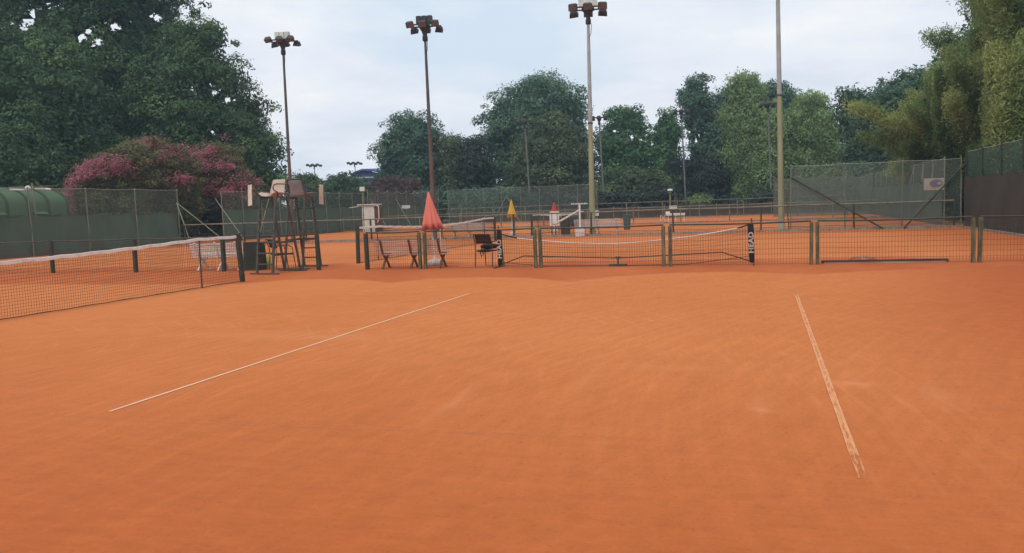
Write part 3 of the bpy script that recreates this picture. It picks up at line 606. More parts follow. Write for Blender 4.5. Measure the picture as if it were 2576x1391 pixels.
# ------------------------------------------------------------------ benches
def bench(lab, slatm, framem, L_=2.0, nf=3, grp='slatted park benches by the courts'):
    """local: sitter faces +Y, back slats on the -Y side, length along X"""
    t_ = thing('park_bench', lab, 'bench', group=grp)
    for i in range(7):
        z = .385+i*.060; y = -.19-.12*(i/6); wd = .036
        Mx = Matrix.Rotation(R(-16), 3, 'X').inverted(); MB().box((0, y-.02, z), (L_, .022, wd), Mx).build('back_slat', M[slatm], t_, bevel=.004)
    for i in range(5):
        y = -.16+i*.105; MB().box((0, y, .425+.012*abs(i-2)), (L_, .062, .025)).build('seat_slat', M[slatm], t_, bevel=.004)
    for i in range(nf):
        x = -L_/2+.2+(L_-.4)*i/(nf-1); f = MB()
        def arm(pts, w_=.05):
            for a, b in zip(pts, pts[1:]): f.beam((x, a[0]-.035, a[1]), (x, b[0]-.035, b[1]), .05, w_, up=(1, 0, 0))
        arm([(-.35, .80), (-.30, .68), (-.245, .55), (-.20, .44), (-.12, .36), (.0, .27), (.10, .18), (.19, .08), (.23, 0)])
        arm([(.30, .42), (.20, .38), (.10, .31), (.0, .25), (-.10, .17), (-.18, .08), (-.24, 0)])
        arm([(-.2, .41), (.0, .39), (.32, .41)], .035)
        f.box((x, -.25, .012), (.05, .12, .024)); f.box((x, .24, .012), (.05, .12, .024))
        f.build('cast_frame', M[framem], t_, bevel=.006)
    return t_
b1 = bench('brown framed park bench with faded pinkish slats behind the low mesh fence', 'slat', 'iron', 2.04)
pa_, pb_ = AB(G(1035, 675)); b1.location = CF(aF[0]+.45, pb_); b1.rotation_euler = (0, 0, ANG+R(2)); b1.scale = (.97, .95, .95)
b2 = bench('white slatted bench left of the dark green box behind the near net', 'slat_white', 'slat_white', 1.75)
pb_ = AB(G(552, 680))[1]; b2.location = CF(aF[0]+.55, pb_); b2.rotation_euler = (0, 0, ANG)
b3 = bench('pale grey bench beyond the right post of the second net', 'slat_grey', 'slat_grey', 2.0)
pb_ = AB(G(1233, 592))[1]; b3.location = CF(aF[1]+.8, pb_); b3.rotation_euler = (0, 0, ANG)
b4 = bench('long pale grey bench just right of the olive green mast', 'slat_grey', 'slat_grey', 2.25)
pb_ = AB(G(1533, 585))[1]; b4.location = CF(aF[1]+.9, pb_); b4.rotation_euler = (0, 0, ANG)

# ------------------------------------------------------------------ parasols
def parasol(lab, cm, tilt=0, base=True, twin=False):
    t_ = thing('parasol', lab, 'parasol', group='folded parasols')
    H_ = 1.98; h = .98; n = 64
    def fn(a, z):
        q = max(0, (H_-z)/h); return 1+q*(.17*math.cos(8*a+.6)+.07*math.cos(5*a+1)+.05*math.cos(13*a))
    prof = [(.002, H_), (.02, H_-.015), (.05, H_-.12), (.11, H_-.35), (.17, H_-.6), (.225, H_-.82), (.265, H_-h)]
    c = MB(); vs = []
    for r_, z in prof:
        for k_ in range(n):
            a = 2*math.pi*k_/n; rr = r_*fn(a, z); dz = (-.045*math.cos(8*a/2)**2 if z < H_-.95 else 0); vs.append((rr*math.cos(a), rr*math.sin(a), z+dz))
    for k_ in range(n): a = 2*math.pi*k_/n; vs.append((.05*math.cos(a), .05*math.sin(a), H_-h+.12))
    m_ = len(prof)+1; c.add(vs, [(i*n+k_, i*n+(k_+1) % n, (i+1)*n+(k_+1) % n, (i+1)*n+k_) for i in range(m_-1) for k_ in range(n)], True)
    c.build('canopy', M[cm], t_)
    MB().tube([(0, 0, .1), (0, 0, H_-.05)], .021, 10).build('pole', M['white'], t_)
    if base:
        b = MB(); b.lathe([(.23, 0), (.25, .03), (.22, .1), (.13, .16), (.05, .18), (.035, .30), (0, .30)], n=20); b.build('base', M['white_stone'], t_)
        if twin:
            MB().tube([(.16, 0, 0), (.14, 0, 1.3)], .025, 8).build('stand_tube', M['post_pale'], t_)
    t_.rotation_euler[1] = tilt; return t_
pr1 = parasol('large folded salmon parasol standing behind the slatted bench', 'salmon', R(-3.0)); g1 = CF(aF[0]+1.25, AB(G(1109, 664))[1]); pr1.location = g1
pr2 = parasol('folded yellow parasol in the middle distance', 'yellow', 0, True, True); pr2.location = G(1289, 592.5); pr2.scale = (.93, .93, .95)
pr3 = parasol('folded red parasol behind the white scoreboard', 'red'); pr3.location = CF(aF[1]+4.3, AB(G(1394, 580))[1]+1.0)
q_ = PY(1391, 509.5, 45.5); pr3.location = (q_.x+.05, 45.5, q_.z-1.98)
pr3.location.z = 0; pr3.scale = (1, 1, q_.z/1.98)

# ------------------------------------------------------------------ chairs
def armchair(lab, fabric, framem):
    """local: sitter faces +Y"""
    t_ = thing('armchair', lab, 'chair', group='armchairs beside the courts')
    bk = MB(); bk.sheet(lambda a, b: ((a-.5)*.46, -.20-.10*b-.03*(1-(2*a-1)**2), .60+.24*b), 10, 6); o = bk.build('backrest', M[fabric], t_); s_ = o.modifiers.new('s', 'SOLIDIFY'); s_.thickness = .022
    st = MB(); st.sheet(lambda a, b: ((a-.5)*.46, -.20+.44*b, .43-.025*math.sin(math.pi*a)+.015*b), 10, 8); o = st.build('seat', M[fabric], t_); s_ = o.modifiers.new('s', 'SOLIDIFY'); s_.thickness = .03
    for sx in (-1, 1):
        x = .25*sx
        MB().tube([(x*.96, -.33, .84), (x*.98, -.24, .62), (x, -.22, .42), (x, -.26, 0)], .013, 8).build('leg', M[framem], t_)
        MB().tube([(x, -.25, .64), (x*1.1, -.05, .67), (x*1.12, .12, .66), (x*1.1, .22, .60), (x*1.06, .25, .42), (x*1.08, .30, 0)], .013, 8).build('leg', M[framem], t_)
    MB().tube([(-.24, -.33, .84), (.24, -.33, .84)], .013, 8).build('crossbar', M[framem], t_); MB().tube([(-.26, .24, .40), (.26, .24, .40)], .012, 8).build('crossbar', M[framem], t_)
    return t_
a1 = armchair('maroon backed armchair at the left end of the small net', 'maroon', 'frame_brown'); a1.location = CF(aF[0]+.5, AB(G(1221, 673))[1]); a1.rotation_euler = (0, 0, ANG+R(-12))
a2 = copy_tree(a1); a2['label'] = 'maroon backed armchair behind the ladder of the left umpire chair'; a2.location = CF(aF[0]+.55, AB(G(713, 676))[1]); a2.rotation_euler = (0, 0, ANG+R(-35))
bg_ = MB(); bg_.lathe([(.02, 0), (.16, .02), (.2, .07), (.17, .13), (.06, .16), (0, .16)], n=20, fn=lambda a, z: 1+.12*math.sin(3*a+z*9)+.05*math.sin(7*a))
bag = bg_.build('bag', M['black']); tag(bag, 'black bag lying on the maroon armchair by the small net', 'bag'); bag.location = a1.location+Vector((.02, .05, .445)); bag.scale = (1.15, 1.0, .9)
MB().tube([(-.16, -.12, .03), (-.2, -.2, -.05), (-.17, -.22, -.2), (-.13, -.22, -.12), (-.15, -.2, -.04)], .012, 6).build('strap', M['black'], bag)
def plastic_chair(lab, cm):
    t_ = thing('plastic_chair', lab, 'chair', group='green plastic chairs beyond the middle court')
    def sh(a, b):
        x = (a-.5)*2
        return (x*.24, -.2+.42*min(1, b*2)-.0 if b < .5 else .22+.10*(b-.5)*2, .42 if b < .5 else .42+.44*(b-.5)*2) if False else ((x*(.24-.03*b)), (-.24+.88*b if b < .5 else .20+.14*(b-.5)*2), (.43-.02*math.sin(b*6) if b < .5 else .43+.42*(b-.5)*2))
    o = MB().sheet(sh, 8, 14).build('seat_shell', M[cm], t_); s_ = o.modifiers.new('s', 'SOLIDIFY'); s_.thickness = .02
    for x in (-.21, .21):
        for y, yt in ((-.26, -.2), (.26, .2)): MB().beam((x*1.1, y, 0), (x, yt, .43), .03, .03).build('leg', M[cm], t_)
        MB().tube([(x, -.22, .43), (x*1.15, -.2, .62), (x*1.15, .1, .64), (x, .26, .62)], .016, 6).build('armrest', M[cm], t_)
    return t_
pc = plastic_chair('small teal plastic chair left of the pale bench beyond the second net', 'teal'); pc.location = CF(aF[1]+.7, AB(G(1157, 594))[1]); pc.rotation_euler = (0, 0, ANG+math.pi+R(10))
pc2 = copy_tree(pc); pc2['label'] = 'teal plastic chair standing left of the olive green mast'; pc2.location = CF(aF[1]+1.1, AB(G(1471, 588))[1]); pc2.rotation_euler = (0, 0, ANG+math.pi); pc2.scale = (1, 1, 1.15)

# ------------------------------------------------------------------ dark green box, lime panel
t = thing('storage_box', 'dark green louvred box behind the fence, left of the umpire chairs', 'box', CF(aF[0]+.35, AB(G(634, 680))[1]), ANG)
bb = MB(); bb.prism([(-.25, 0), (.25, 0), (.22, .70), (.19, .76), (-.19, .76), (-.22, .70)], -.2, .2); bb.build('body', M['bin'], t, bevel=.01)
for i in range(14): MB().box((.02, -.205, .1+i*.042), (.36, .014, .012)).build('louvre', M['bin'], t)
MB().box((-.18, -.208, .58), (.05, .012, .02)).build('handle', M['black'], t); MB().box((0, 0, .772), (.42, .44, .024)).build('lid', M['bin'], t, bevel=.006)
t = thing('floor_sign', 'small lime yellow folding floor sign between the ladder legs', 'sign', CF(aF[0]+.9, AB(G(675, 674))[1]), ANG)
pl = [(-.13, 0), (.13, 0), (.07, .36), (.035, .40), (-.035, .40), (-.07, .36)]
for s_ in (-1, 1):
    MB().prism(pl, -.006, .006, Matrix.Rotation(R(9)*s_, 3, 'X')).build('panel', M['lime'], t); t.children[-1].location = (0, -.065*s_*1.0, .003)
MB().box((0, -.08, .03), (.25, .015, .045)).build('foot_strip', M['white'], t)

# ------------------------------------------------------------------ drag beam on the ground
pl_, pr_ = AB(G(2067, 664.5))[1], AB(G(2381, 657.5))[1]
t = thing('drag_beam', 'long dark timber drag beam lying along the low mesh fence', 'beam', CF(aF[0]+.14, pl_), ANG+R(2.5)); bl_ = pr_-pl_
MB().box((bl_/2, 0, .045), (bl_, .09, .065)).build('beam', M['wood_dark'], t, bevel=.008); MB().box((bl_/2, -.06, .017), (bl_-.1, .02, .03)).build('edge_strip', M['slat'], t)
MB().tube([(.85+.28*math.cos(a*.35)*(.6+.4*math.sin(a*.9)), .01+.08*math.sin(a*.7), .085+.06*abs(math.sin(a*.35))) for a in range(0, 46)], .006, 5).build('rope', M['rope'], t)

# ------------------------------------------------------------------ things beyond the second court
t = thing('scoreboard', 'white scoreboard with a dark framed panel in front of the red parasol', 'scoreboard', G(1396, 591), ANG)
MB().box((0, 0, .83), (.50, .03, .72)).build('board', M['white'], t, bevel=.006)
fr = MB()
for s_ in (-1, 1): fr.box((.14*s_+.01, -.022, .83), (.03, .012, .56)); fr.box((.01, -.022, .83+.28*s_), (.31, .012, .03))
fr.build('panel_frame', M['ink'], t)
for x in (-.15, .04): MB().beam((x, .02, 0), (x, .02, .5), .05, .05).build('leg', M['post_dark'], t)
def wheelie_bin(lab, loc, cm, s_=1):
    t_ = thing('litter_bin', lab, 'bin', loc, ANG, 'green litter bins beyond the middle court')
    b = MB(); prof = [(.19, 0), (.24, .8)]; vs = []
    for hw, z in prof:
        for (x, y) in ((-1, -1), (1, -1), (1, 1), (-1, 1)): vs.append((x*hw*s_, y*hw*s_, z))
    b.add(vs, [(0, 1, 5, 4), (1, 2, 6, 5), (2, 3, 7, 6), (3, 0, 4, 7), (3, 2, 1, 0)]); b.build('body', M[cm], t_, bevel=.015)
    MB().box((0, 0, .825), (.52*s_, .52*s_, .05)).build('lid', M[cm], t_, bevel=.015); MB().tube([(-.2*s_, .27*s_, .78), (.2*s_, .27*s_, .78)], .015, 6).build('handle', M['black'], t_); return t_
wheelie_bin('dark green bin right of the white scoreboard', G(1423, 590), 'bin')
wheelie_bin('grey green bin on the far clay between mast and right hand court', CF(45, AB(G(1617, 570))[1]-.2), 'teal', .8)
t = thing('utility_post', 'pale metal post with cross arm and diagonal strut on a grey block', 'post', G(1461, 594.5), ANG)
MB().box((0, 0, .2), (.44, .3, .40)).build('block', M['slat_grey'], t, bevel=.01); MB().tube([(-.02, 0, .4), (-.02, 0, 1.5)], .045, 10).build('pole', M['white'], t)
ca = MB(); ca.tube([(-.42, 0, 1.53), (.36, 0, 1.54)], .016, 6)
for x in (-.4, -.32, -.18, -.05, .1, .22, .3): ca.tube([(x, 0, 1.5), (x, 0, 1.57)], .014, 6)
ca.build('cross_arm', M['white'], t); MB().tube([(-1.25, .2, .62), (-.05, .02, 1.22)], .05, 8).build('strut', M['slat_grey'], t)
# the hose reel / white roller tubes lying on the rails
t = thing('roller_brush', 'pale roller brush with end frame lying along the rail left of the scoreboard', 'brush', CF(aF[1]+3.6, AB(G(1440, 590))[1]-.2), ANG)
MB().tube([(-1.6, 0, 1.02), (.2, 0, 1.0)], .028, 8).build('roller', M['slat_grey'], t); MB().tube([(-1.6, 0, 1.02), (-1.7, 0, 1.1), (-1.0, 0, 1.12)], .02, 6).build('frame', M['rail_grey'], t)
MB().beam((-.8, 0, 0), (-.85, 0, 1.0), .04, .04).build('leg', M['rail_grey'], t); MB().beam((-.02, 0, 0), (-.1, 0, 1.0), .05, .04).build('leg', M['slat'], t)
# white trestle bench with crossed end further off
cp = CF(58.5, AB(G(1700, 552.5))[1]+.2); q1 = PY(1668, 545, cp.y)
t = thing('trestle_bench', 'white plank bench with crossed end frame on the far clay', 'bench', (PY(1700, 545, 60).x, 60, 0), ANG*0+R(-14))
MB().box((0, 0, .52), (1.35, .30, .16)).build('plank', M['white'], t); MB().box((-.6, .17, .62), (.3, .04, .26)).build('plank', M['white'], t)
for x in (-.55, 0, .6): MB().beam((x, 0, 0), (x, 0, .45), .05, .05).build('leg', M['white'], t)
cx = MB(); cx.beam((-1.1, 0, .05), (-.75, 0, .5), .04, .03); cx.beam((-.75, 0, .05), (-1.1, 0, .5), .04, .03); cx.beam((-1.12, 0, .1), (-1.12, 0, .45), .03, .03); cx.build('crossed_frame', M['white'], t)
# white pedal cart shape near far fence: a small pale cabinet on legs
t = thing('ball_cart', 'small pale cart with upright handle standing by the furthest fence', 'cart', (PY(1693, 520, 70).x, 70, 0), 0)
MB().box((0, 0, .95), (.62, .4, .3)).build('tray', M['white'], t, bevel=.02)
for x in (-.25, .25): MB().beam((x, 0, .12), (x, 0, .8), .04, .04).build('leg', M['rail_grey'], t); MB().lathe([(.0, -.02), (.12, -.02), (.12, .02), (0, .02)], (x, .0, .12), 12).build('wheel', M['black'], t)
MB().tube([(.18, 0, 1.1), (.18, 0, 1.75), (.22, 0, 1.85), (.36, 0, 1.85), (.38, 0, 1.1)], .03, 6).build('handle', M['rail_grey'], t)

# notice on the mast, banner, white cabin, blue roof, shed
def flat_sign(name, lab, c, wv, hv, cm, rz, th=.012):
    t_ = thing(name, lab, 'sign', c, rz); MB().box((0, 0, 0), (wv, th, hv)).build('panel', M[cm], t_); return t_
mast3 = G(1491, 590.5)
q_ = PY(1500.5, 536, mast3.y-.02); t = flat_sign('notice', 'small white notice fixed to the right side of the olive green mast', q_, .22, .25, 'white', ANG)
MB().tube([(.0, -.012, .06), (.03, -.012, .04), (.03, -.012, -.04), (0, -.012, -.06), (-.02, -.012, -.03), (-.02, -.012, .04)], .010, 5, closed=True).build('mark', M['ink'], t)
# orange sign on the tall fence
sp_ = CF(aF[1]+2.6, 6.9); q_ = PY(2349, 463, CF(aF[1]+.12, 6.9).y+2.0); t = flat_sign('logo_sign', 'orange and purple rectangular sign hanging on the tall right hand fence', q_, .80, .52, 'sign_pale', ANG, .02)
cr = []; 
for i in range(15): a = R(110+140*i/14); cr.append((.20+.42*math.cos(a)*.9, .22*math.sin(a)))
for i in range(15): a = R(250-140*i/14); cr.append((.24+.34*math.cos(a)*.9, .20*math.sin(a)))
MB().prism(cr, -.016, -.012).build('crescent', M['sign_orange'], t)
MB().prism([(.10+.26*math.cos(2*math.pi*i/24), .03+.17*math.sin(2*math.pi*i/24)) for i in range(24)], -.020, -.012).build('oval', M['sign_purple'], t)
MB().prism([(.22+.09*math.cos(2*math.pi*i/16), .03+.06*math.sin(2*math.pi*i/16)) for i in range(16)], -.024, -.020).build('spot', M['sign_pale'], t)
# banner
q0 = PY(1021, 519.8, CF(64, BL+1).y-1.0)
t = thing('banner', 'pale torn banner tied to the fence left of the salmon parasol', 'banner', q0, R(-50)); 
MB().sheet(lambda a, b: ((a-.5)*1.3, .02*math.sin(a*9), (b-.5)*.24-.05*math.sin(a*3.1)*(1-b)), 12, 2).build('cloth', M['ballast'], t)
# white cabin
cb = PY(937, 560, 60); t = thing('site_cabin', 'white upright cabin with a dark rounded doorway behind the low fences', 'cabin', (cb.x, 60, 0), R(-14))
MB().prism([(-.62, 0), (.35, 0), (.35, 1.98), (-.62, 1.98)], -.4, .6).build('wall', M['ballast'], t, bevel=.03)
MB().box((-.2, .05, 2.03), (1.5, 1.2, .07)).build('roof', M['white'], t, bevel=.02)
dr = MB(); dr.prism([(.37, .1), (.62, .1), (.62, 1.85), (.55, 1.93), (.42, 1.93), (.37, 1.85)], -.35, .5); dr.build('doorway', M['frame_brown'], t)
MB().tube([(.32, -.42, 1.95), (.66, -.42, 1.93), (.72, -.42, 1.8), (.72, -.42, 1.0), (.60, -.42, .7)], .035, 8).build('door_frame', M['white'], t)
MB().beam((-1.6, -.3, 1.86), (-.5, -.3, 1.95), .25, .04).build('awning', M['ballast'], t)
# lamp posts with cameras near it
def small_pole(name, lab, u, vt, y, w_, hat, hm='ballast'):
    g0 = PY(u, 560, y); z = PY(u, vt, y).z; t_ = thing(name, lab, 'pole', (g0.x, y, 0)); MB().tube([(0, 0, 0), (0, 0, z-.1)], w_, 8).build('pole', M['post_pale' if hat == 'box' else 'lamp_brown'], t_)
    if hat == 'box': MB().box((0, 0, z-.1), (.34, .3, .32)).build('box', M[hm], t_, bevel=.02); MB().tube([(0, 0, z), (.1, 0, z+.25), (.25, 0, z+.3)], .02, 6).build('aerial', M['frame_dark'], t_)
    else: MB().lathe([(.03, z-.5), (.1, z-.42), (.05, z-.3), (.05, z-.1), (.22, z-.08), (.2, z), (0, z+.03)], n=12).build('cap', M['housing'], t_)
    return t_
small_pole('camera_pole', 'slim pole carrying a small white box above the white cabin', 915.5, 472, 59, .04, 'box')
small_pole('flue_pole', 'dark slim pole with a flat cap in front of the brown shrub', 947, 470, 62, .05, 'cap')
t = thing('park_lamp', 'park lantern with white dome on a yellowish pole before the far trees', 'lamp', (PY(1686, 520, 78).x, 78, 0)); z = PY(1686, 475, 78).z
MB().tube([(0, 0, 0), (0, 0, z-.55)], .06, 8).build('pole', M['lamp_green'], t); MB().lathe([(.06, z-.6), (.2, z-.3), (.22, z-.18), (0, z-.18)], n=12).build('lantern', M['lamp_grey'], t); MB().lathe([(.27, z-.17), (.24, z-.05), (.1, z), (0, z)], n=12).build('dome', M['white'], t)
# blue roofed hall, far left centre
yb = 135; P0 = lambda u, v: PY(u, v, yb)
t = thing('sports_hall', 'far hall with a blue sloping roof between the trees', 'building', (P0(930, 470).x, yb, 0)); ox = t.location
zc = [(880, 447), (890, 433), (912, 425), (935, 426), (965, 433), (1010, 445)]; pr = [(P0(u, v).x-ox.x, P0(u, v).z) for u, v in zc]
xx0, xx1 = pr[0][0], pr[-1][0]; MB().prism([(xx0, 0), (xx1, 0)]+[(x, z-.35) for x, z in pr[::-1]], 0, 18).build('wall', M['blue_roof'], t)
rf = MB()
for (a, b) in zip(pr, pr[1:]): rf.add([(a[0], -.6, a[1]), (b[0], -.6, b[1]), (b[0], 18.6, b[1]+1.0), (a[0], 18.6, a[1]+1.0), (a[0], -.6, a[1]-.3), (b[0], -.6, b[1]-.3)], [(0, 1, 2, 3), (4, 5, 1, 0)])
rf.build('roof', M['blue_roof'], t); MB().beam((xx0+.3, -.1, P0(900, 447).z), (xx1-.3, -.1, P0(990, 444).z), .12, .14).build('gutter', M['white'], t)
# green domed shed, left
def PXU(P):
    d = Vector(P)-Vector((0, 0, HC)); return 1288+FPX*d.dot(RT)/d.dot(F_)
bS = BL-2.6; aR_ = min((abs(PXU(CF(a_*.1, bS, 1.9))-171), a_*.1) for a_ in range(200, 520))[1]
t = thing('domed_shed', 'green ribbed tarpaulin shed with rounded roof behind the windscreen at left', 'shed', CF(aR_, bS), ANG)   # local -y along the wall, -x across
zE, zT, DD, SP = 1.85, 3.28, 2.3, 1.16
def roofprof(s_):           # s 0 at the front eave, .5 at the ridge, 1 at the rear eave
    a = s_*math.pi; return (-DD*(1-math.copysign(abs(math.cos(a))**.8, math.cos(a))), zE+.35+(zT-zE-.35)*math.sin(a)**.75) if .02 < s_ < .98 else ((0 if s_ < .5 else -2*DD), zE)
for i in range(9):
    b = MB(); y0 = -(i+1)*SP; y1 = -i*SP
    b.sheet(lambda a, c: (roofprof(c)[0], y0+(y1-y0)*a, roofprof(c)[1]+.06*math.sin(math.pi*a)), 8, 32); b.build('roof_section', M['roof_green'], t)
    MB().tube([(roofprof(c/28)[0]+.02, y1, roofprof(c/28)[1]+.02) for c in range(29)], .065, 8).build('rib', M['roof_rib'], t)
    MB().beam((.0, y0, zE-.02), (.0, y1-.01, zE-.02), .08, .1).build('eave_rail', M['roof_rib'], t)
    if i in (1, 3, 5):
        MB().box((.12, (y0+y1)/2, zE+.16), (.26, SP*.62, .03), Matrix.Rotation(R(28), 3, 'Y')).build('vent_flap', M['roof_green'], t)
MB().box((-.05, -4.5*SP, zE/2-.03), (.06, 9*SP, zE-.08)).build('wall', M['roof_rib'], t)
gb = MB(); pf = [roofprof(c/28) for c in range(29)]; vs = [(x, .03, z) for x, z in pf]+[(pf[-1][0], .03, 0), (pf[0][0], .03, 0)]; gb.add(vs, [tuple(range(len(vs)))]); gb.build('end_wall', M['roof_green'], t)
# lamp tube on pole in front of the shed
yl = 37.5; g0 = PY(92, 560, yl); t = thing('tube_lamp', 'white tube lamp across a slim pole in front of the green shed', 'lamp', (g0.x, yl, 0)); zl_ = PY(87, 476, yl).z
MB().tube([(0, 0, 0), (.02, 0, 1.4), (-.06, 0, zl_+.3)], .03, 8).build('pole', M['post_pale'], t)
for x0, x1 in ((-1.1, -.42), (.08, .78)): MB().tube([(x0, 0, zl_+.02), (x1, 0, zl_-.02)], .045, 8).build('tube', M['white'], t)
MB().tube([(-1.15, 0, zl_+.14), (1.15, 0, zl_+.12)], .015, 6).build('crossbar', M['rail_grey'], t); MB().lathe([(0, -.12), (.12, -.08), (.13, .05), (.06, .12), (0, .13)], (-.26, 0, zl_+.05), 12).build('fitting', M['white'], t)

# ------------------------------------------------------------------ floodlight masts
def floodlight(lab, base, top, polem, r0, r1, kind='big', s_=1.0, rz=0, ballast=True, grp='floodlight masts over the courts', tilt=38):
    top = Vector(top); base = Vector(base); t_ = thing('floodlight_mast', lab, 'floodlight', base, 0, grp, world=True)
    n_ = 8; pts = [base.lerp(top, i/n_) for i in range(n_+1)]; rr_ = [r0+(r1-r0)*i/n_ for i in range(n_+1)]
    if polem == 'lamp_grey': MB().tube(pts, rr_, 12).build('pole', M[polem], t_)
    else:
        MB().tube(pts[:5], rr_[:5], 12).build('pole', M[polem], t_); MB().tube(pts[4:], rr_[4:], 12).build('upper_pole', M['upper_pale' if polem == 'lamp_green' else 'upper_dark'], t_); MB().lathe([(rr_[4]*1.0, -.05), (rr_[4]*1.18, -.04), (rr_[4]*1.18, .04), (rr_[4], .05)], pts[4], 14).build('collar', M['upper_dark'], t_)
    MB().lathe([(r0*1.7, 0), (r0*1.7, .04), (r0*1.1, .06), (r0*1.05, .35), (r0, .36)], base, 14).build('base_plate', M[polem], t_)
    Rz = Matrix.Rotation(rz, 3, 'Z'); hd = MB()
    hd.lathe([(r1*1.1, -.75), (.13, -.7), (.13, -.5), (.10, -.45), (.16, -.25), (.30, -.05), (.30, 0), (0, 0)], top, 12); hb = hd.build('head_bracket', M['housing'], t_)
    bars = MB()
    for y in (-.33, .33):
        a = Rz @ Vector((-.95*s_, y*s_, .02)); b = Rz @ Vector((.95*s_, y*s_, .02)); bars.beam(top+a, top+b, .06, .06)
    for x in (-.3, .3):
        bars.beam(top+Rz @ Vector((x*s_, -.36*s_, -.01)), top+Rz @ Vector((x*s_, .36*s_, -.01)), .06, .06)
    bars.build('cross_frame', M['housing'], t_)
    for sy in (-1, 1):
        for ix, x in enumerate((-.78, 0, .78)):
            c = top+Rz @ Vector((x*s_, (.55 if True else .45)*sy*s_, .02 if sy < 0 else -.10)); h = MB(); tl = R(tilt)*sy + (R(3) if ix == 1 else 0)
            Mx = Rz @ Matrix.Rotation(tl, 3, 'X') @ Matrix.Rotation(R(8)*(ix-1), 3, 'Y')
            # housing: a tapering lamp body whose glass looks down and outward
            w_, d_ = .25*s_, .19*s_
            vs = [Mx @ Vector(p) for p in [(-w_, -d_, -.10), (w_, -d_, -.10), (w_, d_, -.10), (-w_, d_, -.10), (-w_*.7, -d_*.6, .13), (w_*.7, -d_*.6, .13), (w_*.7, d_*.6, .13), (-w_*.7, d_*.6, .13)]]
            h.add([v+c for v in vs], [(4, 5, 6, 7), (0, 1, 5, 4), (1, 2, 6, 5), (2, 3, 7, 6), (3, 0, 4, 7), (3, 2, 1, 0)])
            ho = h.build('lamp', M['housing'], t_, bevel=.015)
            g = MB(); vs = [Mx @ Vector(p)+c for p in [(-w_*.88, -d_*.86, -.106), (w_*.88, -d_*.86, -.106), (w_*.88, d_*.86, -.106), (-w_*.88, d_*.86, -.106)]]; g.add(vs, [(3, 2, 1, 0)]); g.build('glass', M['lens'], ho)
    if ballast:
        for x in (-.34, 0, .34):
            c = top+Rz @ Vector((x*s_, 0, .34*s_)); MB().box(c, (.31*s_, .34*s_, .5*s_), Rz).build('control_box', M['ballast' if ballast == 1 else 'housing'], t_, bevel=.03)
    cb_ = MB().tube([top+Vector((.04, -.14, -.5)), top+Vector((.13, -.2, -.8)), top+Vector((.1, -.17, -1.2)), top+Vector((.0, -.1, -1.35))], .013, 5); cb_.build('cable', M['black'], t_)
    return t_
def mast_top(base, u, v, dy=0): return PY(u, v, base.y+dy)
bs = G(738, 609); tp = mast_top(bs, 711, 103); floodlight('rusty floodlight mast at left with three pale boxes on its head', bs, tp, 'lamp_brown', .11, .055, s_=.79, rz=ANG*.4, ballast=1, tilt=22)
bs = G(1094, 604); tp = mast_top(bs, 1068, 65); floodlight('rusty floodlight mast rising behind the salmon parasol', bs, tp, 'lamp_brown', .12, .055, s_=.79, rz=ANG*.4, ballast=2, tilt=45)
bs = mast3; tp = mast_top(bs, 1479, 22); floodlight('olive green floodlight mast with grey top in the middle of the picture', bs, tp, 'lamp_green', .15, .065, s_=.90, rz=ANG*.4, ballast=1, tilt=48)
bs = G(1966, 579); tp = bs+Vector((-.12, 0, 12.2)); floodlight('olive green floodlight mast at right whose head is above the picture', bs, tp, 'lamp_green', .14, .08, rz=ANG*.4, ballast=1)
fargrp = 'floodlight masts far behind the courts'
for (u, v, y, lab, pm) in [(1320, 306, 86, 'far slim floodlight mast in front of the large round trees', 'lamp_grey'), (1507, 296, 84, 'far floodlight mast just right of the olive green mast', 'lamp_grey'), (1714, 280, 86, 'far floodlight mast left of the poplar tree', 'lamp_grey'), (1931, 263, 82, 'far floodlight mast in front of the pale willows', 'lamp_grey'), (790, 415, 152, 'tiny distant floodlight mast on the skyline right of the left trees', 'lamp_grey'), (892, 410, 152, 'tiny distant floodlight mast in front of the blue roofed hall', 'lamp_grey')]:
    tp = PY(u, v, y); bs = Vector((tp.x+.35, y, 0)); floodlight(lab, bs, tp, pm, .11, .07, s_=.82 if y < 100 else 1.25, rz=ANG*.5, ballast=False, grp=fargrp, tilt=50)

# ------------------------------------------------------------------ trees
def leafmesh(name, mt, parent, C, Nn, size, tint, core=None, asp=1.7, org=None):
    """many small leaf faces: centres C, normals Nn"""
    n = len(C); Nn = Nn/np.linalg.norm(Nn, axis=1, keepdims=True)
    h = rng.normal(size=(n, 3)); T = np.cross(Nn, h); T /= np.linalg.norm(T, axis=1, keepdims=True)+1e-9; B = np.cross(Nn, T)
    s = size*(.6+.8*rng.random((n, 1)))
    q = np.stack([C-T*s*asp*.5, C+B*s*.42+T*s*.05, C+T*s*asp*.5, C-B*s*.42+T*s*.05], 1).reshape(-1, 3)
    if org is not None: q = q-np.array(org)
    idx = np.arange(4*n); nl = n; tt = tint
    if core is not None:
        cv, cf = core; cv = cv-np.array(org) if org is not None else cv
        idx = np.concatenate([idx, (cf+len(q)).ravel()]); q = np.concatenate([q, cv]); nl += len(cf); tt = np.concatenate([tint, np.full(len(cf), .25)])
    me = bpy.data.meshes.new(name); me.vertices.add(len(q)); me.vertices.foreach_set('co', q.ravel().astype('f4'))
    me.loops.add(len(idx)); me.loops.foreach_set('vertex_index', idx.astype('i4')); me.polygons.add(nl); me.polygons.foreach_set('loop_start', np.arange(0, 4*nl, 4).astype('i4'))
    me.update(calc_edges=True); a = me.attributes.new('tint', 'FLOAT', 'FACE'); a.data.foreach_set('value', np.clip(tt, 0, 1).astype('f4'))
    o = bpy.data.objects.new(name, me); S.collection.objects.link(o); me.materials.append(mt); o.parent = parent; return o
